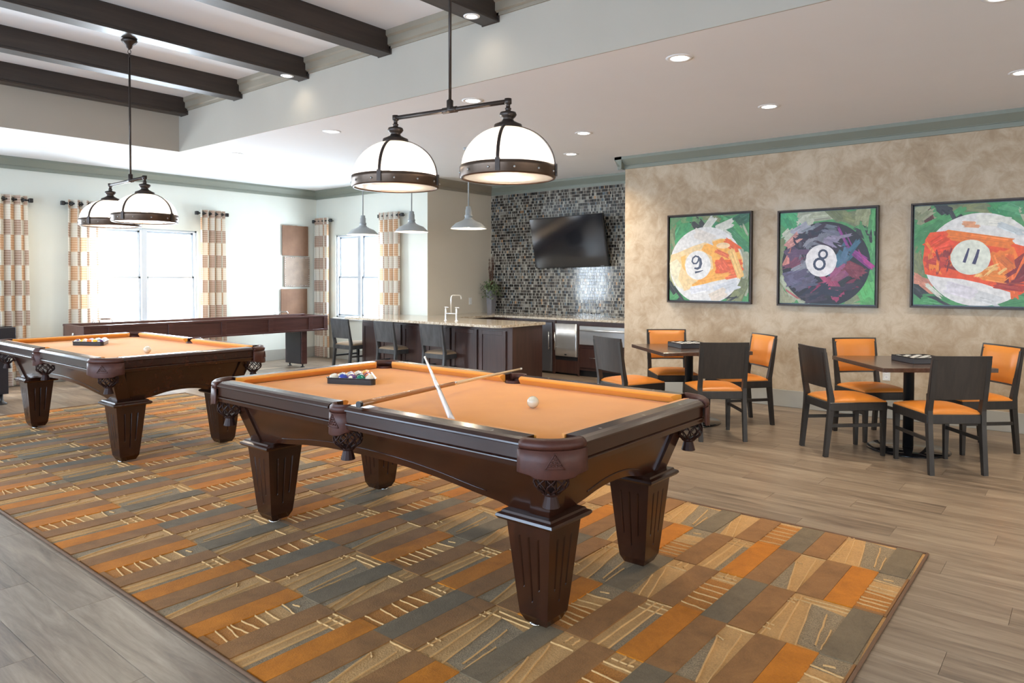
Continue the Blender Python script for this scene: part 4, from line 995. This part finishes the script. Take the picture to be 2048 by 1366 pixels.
f=thing('warming_drawer','wide stainless warming drawer with a long bar handle','appliance',(FX,5.215,0))
bm=B(); box(bm,-.03,0,-.47,.49,.462,.728,.003); obj('drawer_front',bm,'steel',f)
bm=B(); tube(bm,[(-.085,-.42,.675),(-.085,.44,.675)],.014,12)
for y in (-.40,.42): tube(bm,[(-.085,y,.675),(-.03,y,.675)],.010,8)
obj('bar_handle',bm,'steel',f)
# faucet
f=thing('bridge_faucet','brushed steel bridge faucet with two lever handles on the bar','faucet',(6.88,6.71,ZK))
bm=B(); tube(bm,[(0,-.10,.10),(0,.10,.10)],.0085,10); tube(bm,[(0,0,.10),(0,0,.31),(.01,0,.335),(.03,0,.345),(.13,-.03,.345),(.15,-.035,.338),(.158,-.038,.31),(.158,-.038,.29)],.0095,10); obj('spout',bm,'steel',f)
for y in (-.10,.10):
    bm=B(); lathe(bm,[(.026,0),(.026,.005),(.015,.01),(.0135,.02),(.0135,.165),(.008,.168),(.008,.18)],18,(0,y,0)); h=obj('valve_post',bm,'steel',f)
    bm=B(); tube(bm,[(-.0,y+.025,.183),(0,y-.055 if y<0 else y-.055,.183)],.006,8); tube(bm,[(0,y,.175),(0,y,.19)],.01,10); obj('lever_handle',bm,'steel',h)
# vase with foliage
t=thing('plant_vase','tall grey vase with green leaves and brown twigs in the alcove corner','plant',(8.86,7.72,ZK))
bm=B(); loft(bm,[[(x*w_,y*w_,z) for x,y in ((-1,-1),(1,-1),(1,1),(-1,1))] for w_,z in ((.045,0),(.062,.38),(.055,.38),(.05,.33))]); obj('vase',bm,'vase',t)
bm=B()
for k in range(420):
    a=rnd.uniform(0,2*PI); rr_=abs(rnd.gauss(.09,.06)); 
    if rr_>.20: rr_=.2*rnd.random()
    z=.40+rnd.uniform(-.10,.13)-rr_*.6*rnd.random(); c=Vector((math.cos(a)*rr_,math.sin(a)*rr_,z)); t2=bmesh.new()
    vs=[t2.verts.new(p) for p in ((-.004,0,0),(0,-.013,.018),(.004,0,.046),(0,.013,.018))]; t2.faces.new(vs)
    merge(bm,t2,0,Matrix.Translation(c)@Matrix.Rotation(a,4,'Z')@Matrix.Rotation(rnd.uniform(-2.4,2.4),4,'Y')@Matrix.Rotation(rnd.uniform(-1,1),4,'X'))
for k in range(26):
    a=rnd.uniform(0,2*PI); q=rnd.uniform(.10,.19); tube(bm,[(0,0,.36),(math.cos(a)*q*.5,math.sin(a)*q*.5,.45+rnd.uniform(-.02,.06)),(math.cos(a)*q,math.sin(a)*q,.38+rnd.uniform(-.12,.08))],.0018,4)
o=obj('foliage',bm,'leaf',t); o['kind']='stuff'
bm=B()
for k in range(44):
    a=rnd.uniform(0,2*PI); q=rnd.uniform(.01,.055); tp=(math.cos(a)*q,math.sin(a)*q,.60+rnd.uniform(.05,.36)); m=(math.cos(a+.5)*q*.6,math.sin(a+.5)*q*.6,.52)
    tube(bm,[(0,0,.36),m,tp],[.0025,.003,.001],4)
    for j in range(5):
        f_=rnd.uniform(.2,1); p=Vector(m).lerp(Vector(tp),f_); sphere(bm,p,.006,5,4,sc=(1,1,1))
o=obj('twigs',bm,'twig',t); o['kind']='stuff'
# television
t=thing('television','black flat television tilted on the mosaic wall, showing lamp reflections','television',(9.0,6.21,1.58),0)
sv=D.objects.new('screen_head',None); COL.objects.link(sv); sv.parent=t; sv.rotation_euler=(R(-1.2),R(-11.5),0)
bm=B(); box(bm,-.02,.03,-.675,.675,0,.785,.006); obj('bezel',bm,'blackg',sv)
bm=B(); box(bm,-.022,-.0195,-.655,.655,.022,.765,0); obj('screen',bm,'scr',sv)
bm=B(); box(bm,-.0225,-.0205,-.60,-.54,.006,.012,0); obj('maker_mark',bm,'pewter',sv)
bm=B(); box(bm,.0,.115,-.2,.2,.25,.55,.004); obj('wall_mount',bm,'black',t)

# ------------------------------------------------------------------ paintings
def cmat(c):
    k='paint_%02x%02x%02x'%tuple(int(v*255) for v in c[:3])
    if k not in M: M[k]=plain(k,c,.45,c2=tuple(v*.72 for v in c[:3]),ns=26,bs=.3,bscale=50)
    return k
def painting(label,ymax,wd,z0,z1,paint):
    ht=z1-z0; t=thing('painting',label,'painting',(XW,ymax-wd/2,(z0+z1)/2),0,'framed paintings of billiard balls')
    f=.018
    for (a0,a1,b0,b1) in ((-wd/2,wd/2,-ht/2,-ht/2+f),(-wd/2,wd/2,ht/2-f,ht/2),(-wd/2,-wd/2+f,-ht/2+f,ht/2-f),(wd/2-f,wd/2,-ht/2+f,ht/2-f)):
        bm=B(); box(bm,-.055,-.004,a0,a1,b0,b1,.002); obj('frame_rail',bm,'bronzed',t)
    bm=B(); box(bm,-.02,-.006,-wd/2+f,wd/2-f,-ht/2+f,ht/2-f); obj('backing',bm,'black',t)
    g=f+.012; W=wd-2*g; Hh=ht-2*g; mats=[]; bm=B(); X0=-.042; lay=[0]
    def mi(c):
        k=cmat(c)
        if k not in mats: mats.append(k)
        return mats.index(k)
    def P(u,v,l): return (X0-l,(W/2)-u*W,-Hh/2+v*Hh)
    def clip(pts):
        for ax,lim,s in ((0,0.001,1),(0,.999,-1),(1,.001,1),(1,.999,-1)):
            out=[]
            for i in range(len(pts)):
                a,b_=pts[i-1],pts[i]; ia=(a[ax]-lim)*s>=0; ib=(b_[ax]-lim)*s>=0
                if ia!=ib:
                    q=(lim-a[ax])/(b_[ax]-a[ax]); out.append((a[0]+(b_[0]-a[0])*q,a[1]+(b_[1]-a[1])*q))
                if ib: out.append(b_)
            pts=out
            if len(pts)<3: return []
        return pts
    def poly(pts,c):
        pts=clip(pts)
        if len(pts)<3: return
        lay[0]+=.000012; vs=[bm.verts.new(P(u,v,lay[0])) for u,v in pts]
        f_=bm.faces.new(vs[::-1]); f_.material_index=mi(c)
    def ell(cu_,cv,r,c,r2=None,n=48,jit=0):
        poly([(cu_+(r+rnd.uniform(-jit,jit))*math.cos(2*PI*i/n),cv+(r2 or r)*(1+rnd.uniform(-jit,jit))*math.sin(2*PI*i/n)) for i in range(n)],c)
    def stroke(u0,v0,u1,v1,w_,c,streaks=5):
        a=Vector((u0,v0)); b=Vector((u1,v1)); d=(b-a).normalized(); n=Vector((-d.y,d.x))
        pts=[]; k=7
        for i in range(k+1): q=a+n*w_*(i/k-.5)-d*rnd.uniform(0,.035); pts.append((q.x,q.y))
        for i in range(k+1): q=b+n*w_*(.5-i/k)+d*rnd.uniform(0,.05); pts.append((q.x,q.y))
        poly(pts,c)
        for s in range(streaks):
            o_=rnd.uniform(-.45,.45)*w_; h=w_*rnd.uniform(.02,.07); sh=rnd.choice((.78,.88,1.1,1.25)); cc=tuple(min(1,v*sh+(.03 if sh>1 else 0)) for v in c); f0=rnd.uniform(0,.4); f1=rnd.uniform(.6,1)
            p=a.lerp(b,f0)+n*o_; q=a.lerp(b,f1)+n*o_; cc=tuple(round(x*40)/40 for x in cc)
            poly([(p.x-n.x*h,p.y-n.y*h),(q.x-n.x*h,q.y-n.y*h),(q.x+n.x*h,q.y+n.y*h),(p.x+n.x*h,p.y+n.y*h)],cc)
    def ribbon(pts,w_,c):
        for i in range(len(pts)-1):
            a=Vector(pts[i]); b=Vector(pts[i+1]); d=(b-a).normalized(); n=Vector((-d.y,d.x)); w0=w_[i] if isinstance(w_,list) else w_; w1=w_[i+1] if isinstance(w_,list) else w_
            a2=a-d*w0*.25; b2=b+d*w1*.25
            poly([(a2.x-n.x*w0/2,a2.y-n.y*w0/2),(b2.x-n.x*w1/2,b2.y-n.y*w1/2),(b2.x+n.x*w1/2,b2.y+n.y*w1/2),(a2.x+n.x*w0/2,a2.y+n.y*w0/2)],c)
    def scumble(qs,n,inside=None):
        for i in range(n):
            q=qs[rnd.randrange(len(qs))]; f0=rnd.random(); du,dv=rnd.uniform(-.05,.05),rnd.uniform(-.05,.05); f1=rnd.uniform(.35,.8)*rnd.choice((-1,1)); a=rnd.uniform(-.5,.5)
            x=q[0]+(q[2]-q[0])*f0+du; y=q[1]+(q[3]-q[1])*f0+dv; ex=(q[2]-q[0])*f1; ey=(q[3]-q[1])*f1; ex,ey=ex*math.cos(a)-ey*math.sin(a),ex*math.sin(a)+ey*math.cos(a)
            if inside and not (inside(x,y) and inside(x+ex,y+ey)): continue
            if abs(ex)+abs(ey)<.02: continue
            k=rnd.choice((.82,.9,1.08,1.18)); stroke(x,y,x+ex,y+ey,q[4]*rnd.uniform(.2,.5),tuple(min(.9,round(v*k*50)/50+.004) for v in q[5]),2)
    stroke.scumble=scumble
    paint(poly,ell,stroke,ribbon)
    box(bm,X0+.0002,-.02,-W/2,W/2,-Hh/2,Hh/2,mi=mi((.12,.30,.12)))
    me=D.meshes.new('canvas'); bm.to_mesh(me); bm.free(); [me.materials.append(M[k]) for k in mats]; o=D.objects.new('canvas',me); COL.objects.link(o); o.parent=t
GR=(.07,.27,.09); GD=(.035,.13,.07); OL=(.20,.22,.10); SG=(.38,.40,.28); DK=(.035,.04,.035); WH=(.74,.72,.70); CRM=(.72,.62,.42)
def bgnd(poly,stroke,seed,extra=()):
    global rnd
    poly([(0,0),(1,0),(1,1),(0,1)],(.09,.30,.11))
    for (a,b,c,d,w_,col) in extra: stroke(a,b,c,d,w_,col,8)
    stroke.scumble(extra,70)
def p9(poly,ell,stroke,ribbon):
    bgnd(poly,stroke,1,((.02,.95,.35,.98,.2,(.13,.25,.11)),(.25,1,.08,.68,.16,(.06,.30,.12)),(.30,.98,.42,.84,.12,DK),(.45,1,.75,.97,.12,OL),(.62,.98,.95,.80,.22,GR),(.78,.88,.98,.97,.13,GD),(.74,.80,.98,.55,.24,(.05,.22,.10)),(.88,.84,1,.70,.08,SG),(.96,.55,.98,.1,.1,SG),(.84,.02,.92,.2,.16,OL),(.03,.85,.04,.40,.08,(.2,.24,.12)),(.02,.5,.06,.2,.10,(.45,.42,.22)),(.0,.2,.15,.0,.08,DK),(.04,.0,.16,.1,.07,GR),(.75,.02,.9,.1,.05,DK)))
    for q in ((.48,.86,.56,.96,.09),(.62,.84,.78,.90,.10),(.70,.80,.76,.76,.07)): stroke(*q,(.62,.62,.54),3)
    ell(.47,.415,.465,WH,.455)
    B1=(.82,.60,.32); O1=(.88,.42,.08); RD=(.80,.13,.03)
    poly([(.02,.55),(.1,.57),(.3,.645),(.5,.70),(.66,.73),(.78,.72),(.86,.64),(.93,.5),(.93,.28),(.75,.26),(.55,.22),(.38,.17),(.2,.11),(.08,.22),(.005,.42)],B1)
    poly([(.0,.45),(.1,.5),(.16,.42),(.12,.26),(.2,.12),(.1,.17),(.02,.32)],(.80,.72,.50))
    poly([(.45,.66),(.66,.72),(.78,.715),(.87,.6),(.93,.45),(.93,.28),(.75,.265),(.55,.225),(.31,.15),(.30,.19),(.44,.27),(.57,.38),(.55,.52),(.42,.60)],O1)
    poly([(.15,.52),(.22,.545),(.2,.42),(.22,.34),(.17,.4)],(.86,.5,.14))
    stroke(.72,.69,.86,.60,.09,RD,4); stroke(.62,.58,.75,.52,.05,(.72,.15,.05),3); stroke(.62,.40,.90,.40,.16,RD,5); stroke(.74,.30,.88,.33,.10,(.85,.18,.06),3); stroke(.64,.47,.72,.36,.12,(.75,.13,.05),3)
    ell(.69,.645,.085,(.88,.62,.36),.035,20); stroke(.79,.58,.90,.30,.085,(.82,.50,.17),6); stroke(.40,.24,.75,.31,.05,(.87,.38,.07),3)
    for q in ((.35,.80,.55,.72,.12,(.70,.64,.58)),(.6,.12,.85,.2,.12,(.62,.63,.66)),(.3,.12,.5,.16,.09,(.70,.70,.74)),(.55,.03,.7,.1,.12,(.72,.62,.52))): stroke(*q,2)
    ell(.375,.42,.165,(.78,.76,.74),.172,40,.004)
    NV=(.07,.085,.13)
    ribbon([(.385,.515),(.345,.53),(.31,.505),(.30,.465),(.32,.44),(.355,.44),(.38,.47),(.385,.50)],.018,NV)
    ribbon([(.375,.525),(.405,.49),(.413,.44),(.40,.395),(.37,.378),(.335,.385)],[.018,.03,.036,.03,.025,.02],NV)
    ribbon([(.345,.335),(.39,.342),(.44,.358)],[.026,.018,.008],NV)
def p8(poly,ell,stroke,ribbon):
    bgnd(poly,stroke,2,((.03,.98,.2,.85,.2,(.06,.34,.14)),(.2,.95,.6,.98,.14,SG),(.08,.72,.3,.92,.16,(.52,.53,.42)),(.60,.96,.8,.9,.12,OL),(.72,.99,.95,.99,.06,GR),(.88,1,.86,.84,.14,(.32,.33,.18)),(.97,.8,.93,.5,.08,(.10,.35,.12)),(.85,.78,.98,.70,.12,DK),(.02,.7,.03,.2,.06,OL),(.03,.3,.2,.05,.12,SG),(.0,.12,.12,.0,.1,(.35,.36,.22)),(.85,.3,.95,.05,.26,(.11,.40,.12)),(.72,.02,.85,.08,.07,(.25,.28,.15))))
    ell(.49,.43,.465,(.022,.018,.024),.455)
    LV=(.22,.22,.26); PU=(.10,.055,.11); MG=(.30,.03,.09); BL=(.06,.14,.22)
    Q8=((.16,.76,.30,.84,.12,(.36,.36,.42)),(.10,.62,.22,.74,.12,(.55,.25,.22)),(.28,.74,.42,.80,.14,(.20,.22,.25)),(.30,.62,.42,.70,.16,LV),(.40,.84,.56,.78,.08,(.13,.14,.18)),(.42,.74,.62,.70,.09,(.28,.24,.34)),(.45,.66,.66,.61,.06,(.33,.27,.40)),(.08,.52,.25,.60,.14,PU),(.05,.42,.10,.52,.05,(.60,.22,.18)),(.14,.44,.28,.50,.12,(.20,.06,.09)),(.22,.34,.34,.42,.14,LV),(.07,.26,.22,.30,.16,(.12,.10,.17)),(.22,.20,.36,.28,.12,(.10,.09,.14)),(.36,.12,.60,.20,.16,MG),(.52,.24,.64,.10,.14,(.34,.05,.12)),(.60,.28,.72,.36,.14,(.30,.08,.16)),(.60,.40,.72,.54,.14,BL),(.55,.30,.66,.42,.09,(.09,.16,.24)),(.70,.62,.96,.40,.06,(.22,.03,.20)),(.72,.40,.84,.34,.14,(.20,.03,.05)),(.62,.17,.80,.22,.10,(.20,.02,.05)),(.30,.04,.50,.08,.08,(.06,.04,.06)),(.26,.50,.30,.62,.08,(.16,.15,.19)),(.20,.68,.26,.60,.06,(.10,.09,.12)),(.90,.46,.97,.40,.04,(.45,.05,.25)),(.08,.14,.20,.06,.02,(.45,.12,.12)))
    for q in Q8: stroke(*q,6)
    stroke.scumble([q if rnd.random()<.8 else q[:5]+((.03,.025,.035),) for q in Q8]*2,230,lambda x,y:(x-.49)**2+(y-.43)**2<.43**2)
    ell(.455,.465,.165,(.78,.74,.74),.172,40,.004)
    NV=(.04,.05,.09)
    def lp(cx,cy,r,w_): ribbon([(cx+r*math.cos(a),cy+r*1.05*math.sin(a)) for a in [i*PI/7 for i in range(15)]],w_,NV)
    lp(.475,.535,.042,.022); lp(.438,.43,.055,.026)
def p11(poly,ell,stroke,ribbon):
    bgnd(poly,stroke,3,((.02,.9,.14,.95,.2,(.30,.31,.18)),(.10,.97,.13,.86,.09,(.10,.03,.02)),(.05,.70,.28,.84,.14,GR),(.24,.98,.38,.84,.12,DK),(.34,.98,.65,.98,.12,OL),(.68,1,.74,.84,.16,(.05,.28,.10)),(.82,.96,1,.90,.2,(.08,.30,.13)),(.93,.9,1,.7,.1,SG),(.0,.62,.08,.7,.10,GR),(.02,.55,.05,.30,.09,OL),(.0,.28,.12,.18,.10,(.62,.25,.16)),(.0,.18,.2,.0,.10,DK),(.08,.06,.3,.02,.10,GR),(.75,.04,1,.1,.12,(.08,.27,.10)),(.9,.25,1,.1,.1,GR)))
    ell(.555,.45,.465,WH,.455)
    RO=(.80,.09,.015); OR=(.82,.20,.02); DR=(.28,.03,.02)
    poly([(.10,.66),(.14,.73),(.28,.74),(.40,.72),(.55,.69),(.72,.64),(.88,.58),(1,.54),(1,.20),(.88,.11),(.74,.16),(.58,.22),(.42,.26),(.24,.28),(.10,.31),(.08,.45)],RO)
    Q11=((.30,.70,.8,.60,.10,OR),(.12,.42,.24,.44,.14,(.55,.05,.02)),(.15,.50,.16,.38,.05,OR),(.26,.40,.28,.52,.05,DR),(.30,.40,.42,.36,.06,DR),(.74,.52,.80,.34,.20,OR),(.60,.30,.80,.26,.10,(.85,.25,.03)),(.86,.40,.97,.50,.10,DR),(.80,.22,.94,.36,.08,(.20,.02,.02)),(.56,.30,.68,.36,.05,(.85,.45,.16)),(.80,.48,.84,.10,.06,(.75,.13,.02)),(.70,.20,.9,.17,.06,(.40,.04,.02)),(.14,.56,.28,.66,.16,(.83,.07,.01)),(.34,.50,.42,.58,.05,OR))
    for q in Q11: stroke(*q,5)
    stroke.scumble(Q11,60,lambda x,y:.12<x<.95 and .34-.18*(x-.1)<y<.70-.16*(x-.1))
    for q in ((.44,.80,.54,.79,.06,(.75,.35,.18)),(.55,.84,.8,.8,.10,(.74,.73,.66)),(.72,.78,.88,.70,.06,(.55,.60,.62)),(.3,.18,.5,.12,.12,(.70,.66,.70)),(.55,.10,.7,.05,.1,(.62,.62,.62)),(.12,.2,.22,.1,.04,(.60,.62,.52))): stroke(*q,3)
    ell(.485,.475,.165,(.70,.72,.62),.172,40,.004)
    NV=(.05,.045,.11); ribbon([(.47,.56),(.455,.50),(.435,.43)],[.014,.022,.026],NV); ribbon([(.55,.545),(.535,.48),(.515,.415)],[.02,.026,.03],NV)
painting('framed painting of an orange striped number 9 ball, left of three',4.04,1.04,1.12,2.175,p9)
painting('framed painting of the dark purple and black number 8 ball, middle of three',2.713,1.012,1.115,2.155,p8)
painting('framed painting of a red orange striped number 11 ball, right of three',1.413,1.03,1.13,2.15,p11)
